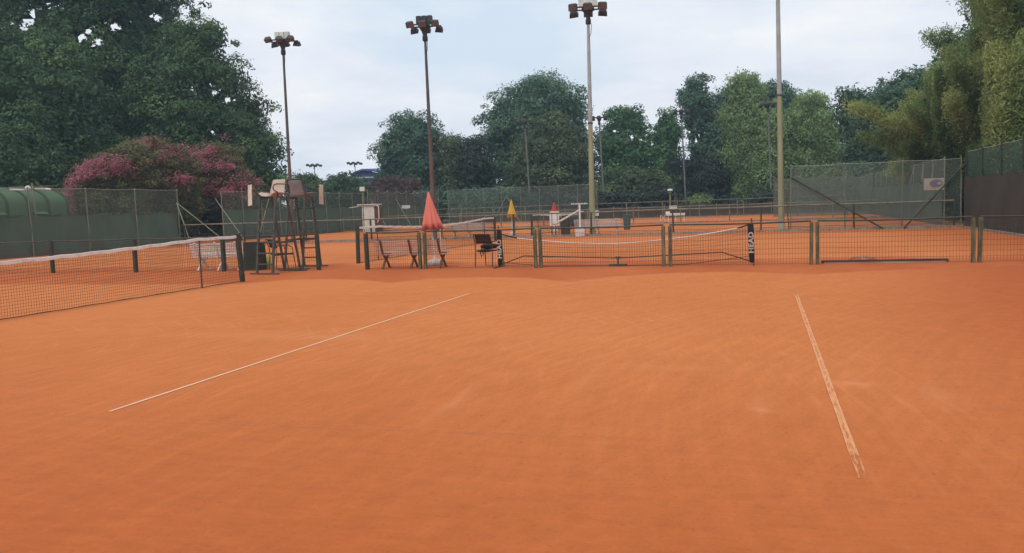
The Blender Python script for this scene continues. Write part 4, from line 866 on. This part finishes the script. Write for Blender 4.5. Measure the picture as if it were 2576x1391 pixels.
def tree(lab, y, rows, fol, leaf=.22, clump=1.1, dens=1.0, name='tree', cat='tree', grp=None, holes=(), trunk=True, droop=0, blossom=None, depth=.75, bl=None, core=.74, patch=None, ground=True, spread=.16):
    leaf *= .70 if (y > 80 and leaf > .2) else .84
    rows = sorted(rows); vv = np.array([r[0] for r in rows], float); uL = np.array([r[1] for r in rows], float); uR = np.array([r[2] for r in rows], float)
    um = (uL+uR)/2; zs = []; xc = []; hw = []
    for v, a, b in zip(vv, uL, uR):
        p, q = PY(a, v, y), PY(b, v, y); zs.append((p.z+q.z)/2); xc.append((p.x+q.x)/2); hw.append((q.x-p.x)/2)
    zs, xc, hw = np.array(zs)[::-1], np.array(xc)[::-1], np.array(hw)[::-1]
    if ground and zs[0] > .6: zs = np.concatenate([[.5], zs]); xc = np.concatenate([[xc[0]], xc]); hw = np.concatenate([[hw[0]*.9], hw])
    z0, z1 = zs[0], zs[-1]; base = (float(np.interp(z0, zs, xc)), y, 0.)
    t_ = thing(name, lab, cat, base, 0, grp); W = lambda z: np.interp(z, zs, hw)+(np.minimum(np.interp(z, zs, hw)*.05, .25)+.2 if y > 80 else 0); X = lambda z: np.interp(z, zs, xc)
    zz_ = np.linspace(z0, z1, 60); area = float(np.trapezoid(W(zz_)*2*math.pi*.75, zz_)) if hasattr(np, 'trapezoid') else float(np.trapz(W(zz_)*2*math.pi*.75, zz_))
    nc = max(10, int(area/(clump*clump)*1.15*dens)); pz = W(zz_)+.3; pz = pz/pz.sum()
    cz = np.minimum(rng.choice(zz_, nc, p=pz)+rng.normal(0, .3, nc), z1-clump*.35); cz = np.maximum(cz, z0)
    cr = clump*(.32+.95*rng.random(nc)**1.7); ph = rng.random(nc)*2*math.pi; w = W(cz)*(1+.10*np.sin(cz*1.9+ph*2+y)+.07*np.sin(cz*4.3-ph*3)); fr = np.sqrt(.35+.65*rng.random(nc)); rad = np.maximum(0, (w-cr*(.75 if y > 80 else 1.05)))*fr; 
    cx = X(cz)+np.cos(ph)*rad; cy = y+np.sin(ph)*np.minimum(rad*depth, 7)
    ne = max(6, nc//9); ez = np.interp(rng.random(ne)**.6, [0, 1], [z0+(z1-z0)*.35, z1]); ea_ = rng.random(ne)*2*math.pi; er = clump*(.30+.25*rng.random(ne)); ew = W(ez)*1.02
    cx = np.concatenate([cx, X(ez)+np.cos(ea_)*ew]); cy = np.concatenate([cy, y+np.sin(ea_)*np.minimum(ew*depth, 7)]); cz = np.concatenate([cz, ez+rng.random(ne)*clump*.3]); cr = np.concatenate([cr, er]); nc += ne
    C_ = np.stack([cx, cy, cz], 1)
    def px(P):
        d = P-np.array([0, 0, HC]); zf = d@np.array(F_); return 1288+FPX*(d@np.array(RT))/zf, 695.5-FPX*(d@np.array(UP))/zf, zf
    cts, cns, tts = [], [], []
    for i in range(nc):
        r = cr[i]; n = int(4*math.pi*r*r/(leaf*leaf)*.50*dens**.3); d = rng.normal(size=(n, 3)); d /= np.linalg.norm(d, axis=1, keepdims=True); d = d[d[:, 2] > -.75]; n = len(d)
        rr = r*(.72+.38*rng.random((n, 1)))*(1+spread*rng.normal(size=(n, 1))); sc = np.array([1.12, 1.12, .78])
        p = C_[i]+d*rr*sc
        if droop: p[:, 2] -= droop*rng.random(n)**2*r
        nn = d*1.0+rng.normal(size=(n, 3))*.5+np.array([0, 0, .45]);
        if droop: nn[:, 2] *= .3
        tn = np.clip(.46+.27*rng.normal()+.09*rng.normal(size=n), 0, 1); cts.append(p); cns.append(nn); tts.append(tn)
    # inner foliage: bigger sprays filling the middle so that the crown closes
    ni = int(area/(leaf*leaf)*.42); zi = rng.choice(zz_, ni, p=pz)+rng.normal(0, .3, ni); zi = np.clip(zi, z0, z1-(z1-z0)*.05); pi_ = rng.random(ni)*2*math.pi; wi = W(zi)*(.50+.38*rng.random(ni))*np.clip((z1-zi)/(.18*(z1-z0)), .15, 1)**.5
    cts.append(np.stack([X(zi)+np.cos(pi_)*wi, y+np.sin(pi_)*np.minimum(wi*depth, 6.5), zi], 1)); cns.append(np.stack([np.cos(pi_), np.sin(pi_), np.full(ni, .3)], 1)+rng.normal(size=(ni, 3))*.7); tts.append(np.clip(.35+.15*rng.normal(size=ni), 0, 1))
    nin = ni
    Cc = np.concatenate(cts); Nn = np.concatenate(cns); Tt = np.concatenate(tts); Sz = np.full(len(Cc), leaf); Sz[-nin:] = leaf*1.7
    k = Cc[:, 2] > .05
    if len(holes):
        uu, v2, _ = px(Cc)
        for (hu, hv, hr) in holes: k &= ((uu-hu)**2+((v2-hv)*1.1)**2) > (hr*(.55+.9*rng.random(len(Cc))))**2
    Cc, Nn, Tt, Sz = Cc[k], Nn[k], Tt[k], Sz[k]
    # inner mass so that the crown is closed
    cr_ = None
    if core:
        nz, na = 26, 22; zq = np.linspace(z0, z1-(z1-z0)*.08, nz); cv = []
        for z in zq:
            wv_ = W(z)*min(core, .8)*.72*(1 if z < z1-.25*(z1-z0) else max(.12, 1-((z-(z1-.25*(z1-z0)))/(.25*(z1-z0)))**2))
            for a in range(na):
                an = 2*math.pi*a/na; j = 1+.16*math.sin(an*3+z*1.7)+.12*math.sin(an*5-z*2.9)+.16*rng.normal(); cv.append((X(z)+math.cos(an)*wv_*j, y+math.sin(an)*min(wv_*j*depth, 6.5), z))
        cv = np.array(cv); cf = np.array([(i*na+a, i*na+(a+1) % na, (i+1)*na+(a+1) % na, (i+1)*na+a) for i in range(nz-1) for a in range(na)])
        if len(holes):
            mid_ = cv[cf].mean(1); uu, v2, _ = px(mid_); kk = np.ones(len(cf), bool)
            for (hu, hv, hr) in holes: kk &= ((uu-hu)**2+(v2-hv)**2) > (hr+14)**2
            cf = cf[kk]
        cr_ = (cv, cf)
    org = np.array(base)
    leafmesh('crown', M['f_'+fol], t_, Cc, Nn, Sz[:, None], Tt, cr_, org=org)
    if blossom:      # flower heads on the outer crown
        nb = int(blossom*.55); P, Q, T2 = [], [], []
        for i in range(nb):
            if bl: u_, v_, s1, s2 = bl[rng.integers(len(bl))]; uu_ = u_+s1*rng.normal(); vv_ = v_+s2*rng.normal(); c0 = np.array(PY(uu_, vv_, y)); ww = float(W(c0[2])); dxx = np.clip((c0[0]-float(X(c0[2])))/max(ww, .1), -1, 1); c0[1] = y-min(ww*depth, 7)*math.sqrt(max(0, 1-dxx*dxx))-.2+rng.normal()*.3
            else: continue
            n = rng.integers(12, 40); s_ = rng.normal(size=(n, 3))*np.array([.20, .20, .15]); P.append(c0+s_); Q.append(s_+np.array([0, -.4, .4])); T2.append(np.clip(.45+.22*rng.normal()+.2*rng.normal(size=n), 0, 1))
        leafmesh('blossom', M['f_pink'], t_, np.concatenate(P), np.concatenate(Q), .085, np.concatenate(T2), org=org, asp=1.2)
    if patch:        # a spray of dead leaves
        P, Q, T2 = [], [], []
        for (u_, v_, s1, s2, n) in patch:
            for _ in range(n//40):
                c0 = np.array(PY(u_+s1*rng.normal()*.5, v_+s2*rng.normal()*.5, y)); c0[1] -= min(float(W(c0[2]))*depth, 7)*.98; s_ = rng.normal(size=(40, 3))*.18; P.append(c0+s_); Q.append(s_+np.array([0, -.3, .3])); T2.append(np.clip(.5+.25*rng.normal(size=40), 0, 1))
        leafmesh('dead_spray', M['f_dead'], t_, np.concatenate(P), np.concatenate(Q), .13, np.concatenate(T2), org=org)
    if trunk:
        tb = MB(); h = z1*.72; r0 = max(.10, min(.5, z1*.028)); xb = base[0]; pts = []
        for i in range(7):
            f = i/6; pts.append((float(np.interp(h*f, zs, xc))*f*.6+xb*(1-.6*f)-xb, math.sin(f*3)*.15, h*f))
        tb.tube(pts, [r0*(1.35 if i == 0 else 1-.13*i) for i in range(7)], 10)
        for i in range(9):
            f = .35+.6*i/9; p = Vector(pts[min(6, int(f*6))]); an = rng.random()*2*math.pi; z = p.z+h*.22; rr = max(.3, float(W(min(z, z1)))*.72)
            q = Vector((p.x+math.cos(an)*rr, p.y+math.sin(an)*rr*depth*.8, z)); tb.tube([p, p.lerp(q, .5)+Vector((0, 0, .3)), q], [r0*.42, r0*.28, r0*.1], 7)
        tb.build('trunk', M['bark'], t_)
    return t_
LG = 'broad trees behind the left end of the courts'
hl = [(71, 51, 22), (88, 35, 14), (60, 70, 12), (203, 95, 17), (222, 78, 12), (190, 82, 8), (246, 105, 12), (232, 118, 7), (287, 66, 14), (300, 72, 9), (395, 46, 12), (403, 63, 9), (380, 40, 6), (196, 132, 7), (145, 60, 7), (150, 40, 5), (425, 84, 10), (415, 95, 6), (470, 30, 9), (120, 8, 6), (30, 60, 6), (8, 72, 6), (262, 55, 5), (330, 55, 4)]
tree('huge dark broadleaf tree whose top leaves the picture at upper left', 74, [(-260, 60, 300), (-160, -40, 440), (-60, -120, 480), (0, -160, 492), (45, -170, 478), (90, -170, 470), (200, -170, 500), (320, -120, 520), (440, -60, 560)], 'oak', .19, 1.5, 1.15, grp=LG, holes=hl, core=.8)
tree('dark broadleaf tree at left sloping down to the left rusty mast', 68, [(60, 478, 545), (85, 400, 580), (150, 340, 598), (195, 320, 650), (225, 310, 662), (260, 310, 655), (290, 310, 693), (320, 310, 684), (345, 330, 712), (400, 350, 738), (470, 400, 746), (530, 430, 748)], 'oak', .18, 1.25, 1.1, grp=LG, holes=[(483, 223, 8), (540, 233, 10), (556, 226, 6), (574, 250, 9), (590, 252, 5), (307, 169, 5), (535, 330, 6), (382, 258, 5), (448, 208, 5), (460, 216, 4), (528, 212, 5)], core=.8)
tree('mid green bushy tree with a browned branch at the left edge', 62, [(85, -80, 120), (130, -140, 190), (220, -160, 290), (330, -150, 300), (440, -120, 310), (520, -100, 320)], 'oak', .18, 1.35, 1.1, grp=LG, patch=[(56, 235, 7, 30, 900), (60, 285, 10, 14, 500), (45, 320, 6, 8, 200)], core=.84)
tree('lighter green bush at the left edge above the domed shed', 55, [(318, -60, 60), (345, -80, 110), (390, -100, 150), (450, -100, 190), (520, -90, 230)], 'mid', .15, .9, 1.2, grp=LG, core=.84)
tree('dark bush between the lighter bush and the pink flowering trees', 62, [(300, 130, 230), (350, 110, 300), (420, 110, 330), (520, 110, 330)], 'oak', .17, .95, 1.1, grp=LG, core=.84)
PG = 'pink flowering trees behind the left windscreen'
tree('pink flowering crape myrtle tree with the brightest blossom, nearest the green shed', 50, [(368, 290, 350), (385, 268, 390), (410, 225, 400), (440, 196, 405), (475, 186, 405), (520, 172, 400), (560, 180, 400)], 'myrtle', .10, .7, 1.2, grp=PG, blossom=270, bl=[(228, 440, 16, 12), (215, 462, 12, 9), (262, 415, 16, 8), (322, 412, 22, 8), (345, 425, 14, 8), (300, 440, 30, 10), (196, 500, 12, 14), (205, 525, 9, 9), (268, 430, 18, 8)], core=.8)
tree('flowering crape myrtle in the middle of three with mostly olive foliage', 53, [(353, 375, 392), (362, 345, 430), (375, 320, 460), (400, 300, 500), (460, 300, 510), (520, 310, 520)], 'myrtle', .10, .75, 1.2, grp=PG, blossom=150, bl=[(385, 362, 7, 6), (470, 385, 20, 8), (420, 455, 40, 20), (480, 455, 12, 8), (420, 410, 50, 25)], core=.8)
tree('pink flowering crape myrtle tree at right, next to the umpire chairs', 57, [(365, 520, 580), (380, 480, 600), (405, 460, 625), (440, 450, 643), (480, 450, 655), (520, 460, 650), (560, 500, 640)], 'myrtle', .10, .7, 1.2, grp=PG, blossom=260, bl=[(510, 388, 16, 7), (550, 384, 10, 7), (556, 420, 20, 9), (590, 418, 9, 7), (610, 450, 20, 14), (580, 480, 30, 14), (480, 455, 10, 8), (620, 480, 18, 10), (560, 430, 45, 28), (600, 500, 25, 14)], core=.8)
CG = 'trees behind the far end of the courts'
tree('round dark green tree alone against the sky left of centre', 97, [(288, 1020, 1055), (300, 985, 1080), (330, 962, 1103), (370, 950, 1118), (410, 944, 1123), (450, 941, 1125), (500, 950, 1125)], 'deep', .27, 1.5, 1.15, grp=CG, core=.84)
tree('small olive tree between the round tree and the giant round tree', 94, [(352, 1120, 1150), (368, 1108, 1165), (410, 1098, 1170), (490, 1095, 1180), (530, 1095, 1180)], 'olive', .26, 1.2, 1.1, grp=CG, core=.84)
tree('dark shaded tree at the left foot of the giant round tree', 93, [(345, 1172, 1200), (375, 1155, 1215), (430, 1150, 1240), (500, 1150, 1250), (535, 1150, 1250)], 'plum', .27, 1.3, 1.1, grp=CG, core=.84)
tree('giant round topped dark tree in the centre of the picture', 99, [(199, 1345, 1415), (212, 1305, 1432), (228, 1262, 1450), (250, 1238, 1460), (290, 1222, 1474), (330, 1202, 1486), (380, 1200, 1490), (460, 1200, 1490), (530, 1210, 1490)], 'deep', .28, 1.6, 1.2, grp=CG, core=.84)
tree('olive green tree in front of the giant round tree', 90, [(286, 1378, 1395), (305, 1350, 1425), (330, 1310, 1450), (370, 1285, 1470), (410, 1275, 1480), (450, 1262, 1492), (500, 1250, 1500), (530, 1255, 1500)], 'olive', .24, 1.2, 1.2, grp=CG, core=.84)
tree('bright green tree with gaps just right of the olive green mast', 92, [(268, 1560, 1590), (280, 1540, 1606), (305, 1530, 1622), (330, 1510, 1640), (365, 1500, 1650), (420, 1500, 1650), (520, 1500, 1650)], 'fresh', .25, 1.15, 1.05, grp=CG, holes=[(1545, 330, 5), (1590, 345, 6), (1612, 352, 5)], core=.78)
tree('bright green tree left of the poplar with a pointed top', 91, [(276, 1672, 1690), (292, 1655, 1702), (320, 1645, 1708), (360, 1640, 1716), (400, 1636, 1712), (440, 1640, 1705), (520, 1640, 1710)], 'fresh', .25, 1.1, 1.05, grp=CG, core=.76)
tree('low shaded dark tree below the two bright green ones', 88, [(430, 1560, 1640), (450, 1520, 1700), (500, 1500, 1720), (535, 1500, 1720)], 'olive', .24, 1.2, 1.0, grp=CG, core=.84)
tree('tall narrow dark poplar rising right of centre', 95, [(194, 1752, 1762), (205, 1724, 1780), (225, 1717, 1789), (260, 1715, 1796), (300, 1716, 1797), (330, 1728, 1795), (370, 1738, 1790), (430, 1738, 1795), (520, 1735, 1800)], 'deep', .26, 1.05, 1.15, grp=CG, core=.74, holes=[(1757, 343, 9), (1752, 355, 6)])
tree('dark tree in the dip between the poplar and the pale willow', 93, [(228, 1816, 1830), (245, 1805, 1840), (275, 1795, 1850), (320, 1785, 1865), (400, 1770, 1880), (520, 1740, 1885)], 'deep', .26, 1.2, 1.1, grp=CG, core=.84)
tree('dark shaded understorey tree at the foot of the poplar', 90, [(400, 1690, 1790), (440, 1680, 1830), (500, 1680, 1850), (535, 1680, 1850)], 'plum', .25, 1.1, 1.0, grp=CG, core=.84)
WG = 'pale weeping willows right of centre'
tree('tallest pale willow with a feathery top', 88, [(184, 1858, 1885), (200, 1838, 1905), (230, 1832, 1916), (270, 1828, 1922), (330, 1818, 1950), (400, 1832, 1950), (460, 1838, 1960), (520, 1838, 1980)], 'willow', .21, 1.0, 1.2, grp=WG, droop=1.3, core=.82)
tree('pale willow directly left of the right hand mast', 86, [(258, 1900, 1950), (280, 1885, 1975), (330, 1880, 1990), (420, 1885, 2000), (520, 1900, 2010)], 'willow', .21, 1.0, 1.15, grp=WG, droop=1.3, core=.82)
tree('broad pale willow right of the right hand mast', 86, [(238, 2018, 2062), (252, 1998, 2080), (290, 1985, 2105), (330, 1970, 2127), (380, 1968, 2128), (420, 1968, 2128), (500, 1968, 2112), (525, 1980, 2112)], 'willow', .21, 1.05, 1.2, grp=WG, droop=1.3, core=.82)
tree('dark pine crown showing behind the willows', 108, [(219, 1912, 1950), (230, 1900, 1990), (250, 1900, 2010), (300, 1900, 2030), (380, 1900, 2040)], 'deep', .30, 1.4, 1.1, grp=CG, core=.84)
tree('dark evergreen tree right of the willows', 74, [(232, 2120, 2150), (250, 2098, 2200), (290, 2100, 2240), (360, 2106, 2250), (440, 2108, 2260), (520, 2108, 2260)], 'deep', .21, 1.2, 1.15, grp=CG, core=.82, holes=[(2172, 320, 5), (2180, 345, 6), (2165, 340, 5), (2215, 296, 4)])
tree('dark evergreen tree with a high ragged top next to the bamboo', 70, [(190, 2262, 2330), (205, 2200, 2350), (230, 2165, 2370), (290, 2150, 2380), (360, 2150, 2390), (460, 2150, 2400), (520, 2150, 2400)], 'deep', .20, 1.2, 1.15, grp=CG, core=.82)
tree('tall airy tree at the upper right corner behind the bamboo', 56, [(-150, 2480, 2700), (-60, 2430, 2760), (0, 2412, 2780), (40, 2412, 2780), (75, 2398, 2780), (110, 2350, 2780), (150, 2318, 2760), (200, 2330, 2740), (280, 2400, 2700)], 'deep', .15, .85, .62, grp=CG, core=.5, holes=[(2440, 25, 9), (2470, 60, 8), (2455, 85, 6), (2360, 130, 6), (2500, 40, 7)])
HG = 'bushes closing the view at the far left end'
tree('green hedge bush in the skyline gap under the blue roofed hall', 105, [(441, 830, 872), (452, 805, 895), (470, 775, 925), (500, 760, 940)], 'mid', .26, 1.1, 1.1, name='bush', cat='bush', grp=HG, trunk=False, core=.84)
tree('green bush at the foot of the left rusty mast in the skyline gap', 100, [(440, 745, 780), (455, 735, 810), (490, 730, 840)], 'mid', .26, 1.1, 1.1, name='bush', cat='bush', grp=HG, trunk=False, core=.84)
tree('dark green bush right of the blue roofed hall', 104, [(466, 905, 935), (476, 890, 950), (500, 890, 960)], 'mid', .26, 1.0, 1.1, name='bush', cat='bush', grp=HG, trunk=False, core=.84)
tree('reddish brown twiggy shrub left of the salmon parasol', 88, [(447, 960, 1030), (458, 945, 1045), (480, 938, 1062), (520, 935, 1070)], 'brown', .13, .8, 1.3, name='shrub', cat='shrub', grp=HG, trunk=False, core=.86)
tree('dark undergrowth bush under the right crape myrtle', 55, [(500, 400, 560), (540, 400, 560), (590, 420, 555)], 'plum', .15, .8, 1.0, name='bush', cat='bush', grp=HG, trunk=False, core=.8)
tree('small yellow green shrub behind the furthest fence below the willows', 84, [(493, 1740, 1775), (505, 1720, 1790), (525, 1720, 1790)], 'willow', .18, .6, 1.1, name='shrub', cat='shrub', grp=HG, trunk=False, core=.8)
tree('dark olive hedge mass behind the far windscreen strip at right', 80, [(470, 1880, 2300), (500, 1850, 2320), (530, 1850, 2320)], 'plum', .24, 1.0, 1.0, name='hedge', cat='hedge', grp=HG, trunk=False, core=.84, depth=.2)
tree('dark hedge mass behind the far fence left of the central trees', 84, [(480, 1060, 1290), (500, 1060, 1290), (535, 1060, 1290)], 'deep', .24, 1.0, 1.0, name='hedge', cat='hedge', grp=HG, trunk=False, core=.84, depth=.2)
tree('dark hedge mass behind the low fences under the central trees', 83, [(485, 1260, 1720), (505, 1260, 1720), (535, 1260, 1720)], 'plum', .24, 1.0, 1.0, name='hedge', cat='hedge', grp=HG, trunk=False, core=.84, depth=.2)

# ------------------------------------------------------------------ bamboo
def bamboo(lab, a, b, h, reach, n=26, seedk=0, lean=(0, 0), leaves=1500, fol='bamboo'):
    base = CF(a, b); t_ = thing('bamboo', lab, 'bamboo', base, 0, 'bamboo clumps behind the right hand fence'); cu = MB(); P, Q, T2 = [], [], []
    for i in range(n):
        an = rng.random()*2*math.pi; r0 = .55*math.sqrt(rng.random()); hh = h*(.42+.62*rng.random()**.8); rc = reach*(.25+.95*rng.random())*(.6+.5*hh/h); pts = []
        lx, ly = math.cos(an)*rc+lean[0]*rng.random(), math.sin(an)*rc+lean[1]*rng.random()
        for k_ in range(11):
            f = k_/10; g = f**2.3; pp = Vector((math.cos(an)*r0+lx*g, math.sin(an)*r0+ly*g, hh*(f-.13*f**4))); bb = AB(pp+base)[1]
            if not lean[0] and bb < 8.7: pp = pp+E2*(8.7-bb)*.9
            pts.append(pp)
        cu.tube(pts, [.028*(1-.85*k_/10) for k_ in range(11)], 6); tc = .48+.30*rng.normal()
        pa = np.array(pts); m_ = leaves
        f = (.30+.70*rng.random(m_)**.8)*10; i0 = np.minimum(9, f.astype(int)); q = pa[i0]+(pa[i0+1]-pa[i0])*(f-i0)[:, None]
        sp = .16+.26*(1-f/10)[:, None]+.06; off = rng.normal(size=(m_, 3))*sp; off[:, 2] = off[:, 2]*.7-np.abs(rng.normal(size=m_))*.22; q = q+off; bq = (q[:, 0]+base.x)*E2.x+(q[:, 1]+base.y)*E2.y; q[:, 0] += E2.x*np.maximum(0, 8.3-bq)*(0 if lean[0] else 1.3); q[:, 1] += E2.y*np.maximum(0, 8.3-bq)*(0 if lean[0] else 1.3); P.append(q); nn = rng.normal(size=(m_, 3)); nn[:, 2] = nn[:, 2]*.6+.5; Q.append(nn)
        T2.append(np.clip(tc+.12*rng.normal(size=m_)+.03*(f-5), 0, 1))
    cu.build('canes', M['cane'], t_); leafmesh('foliage', M['f_'+fol], t_, np.concatenate(P), np.concatenate(Q), .050, np.concatenate(T2), asp=3.8); return t_
bamboo('tall bamboo clump reaching the top of the picture at the right edge', 41.0, 11.6, 12.4, 2.2, 60, leaves=4600)
bamboo('yellow caned bamboo clump showing through the green shade net', 35.4, 9.2, 8.3, .9, 26, leaves=2200)
bamboo('bamboo clump with arching plumes behind the yellow canes', 46.0, 10.8, 9.4, 3.2, 60, leaves=4000)
bamboo('golden arching bamboo clump leaning left over the far right fence', 51.5, 10.3, 7.8, 3.2, 64, lean=(-1.6, 0), leaves=4000)
bamboo('rear bamboo clump rising high below the corner tree', 49.5, 13.0, 11.4, 3.2, 60, leaves=4000)
bamboo('low bamboo clump furthest from the camera by the long fence', 59, 11.0, 5.4, 2.0, 34, leaves=1800)
bamboo('tall bamboo clump filling behind the golden arching clump', 55.5, 12.4, 9.6, 3.2, 60, leaves=3600)
bamboo('near bamboo clump cut by the right edge of the picture', 36.5, 11.2, 11.6, 2.4, 40, leaves=3800)
tree('dark shaded bush filling the ground behind the bamboo canes', 43, [(380, 2390, 2500), (430, 2370, 2560), (500, 2360, 2600), (570, 2360, 2620)], 'plum', .13, .8, 1.1, name='bush', cat='bush', trunk=False, core=.84)
tree('dark green laurel bush behind the shade net at the right edge', 36, [(330, 2520, 2640), (380, 2480, 2700), (450, 2470, 2760), (540, 2470, 2800)], 'oak', .12, .8, 1.1, name='bush', cat='bush', trunk=False, core=.84)

hzb = MB(); hzb.box((0, 90, 14), (500, 284, 31)); hm = bpy.data.materials.new('haze'); hm.use_nodes = True; hn = hm.node_tree.nodes; hn.clear()
ho_ = hn.new('ShaderNodeOutputMaterial'); hv = hn.new('ShaderNodeVolumePrincipled'); hv.inputs['Density'].default_value = .0007; hv.inputs['Color'].default_value = (.62, .82, 1, 1); hv.inputs['Anisotropy'].default_value = 0
hm.node_tree.links.new(hv.outputs[0], ho_.inputs['Volume']); tag(hzb.build('haze', hm), kind='stuff')

for o in bpy.data.objects:
    if '_org' in o: del o['_org']
S.render.engine = 'CYCLES'
S.cycles.transparent_max_bounces = 24
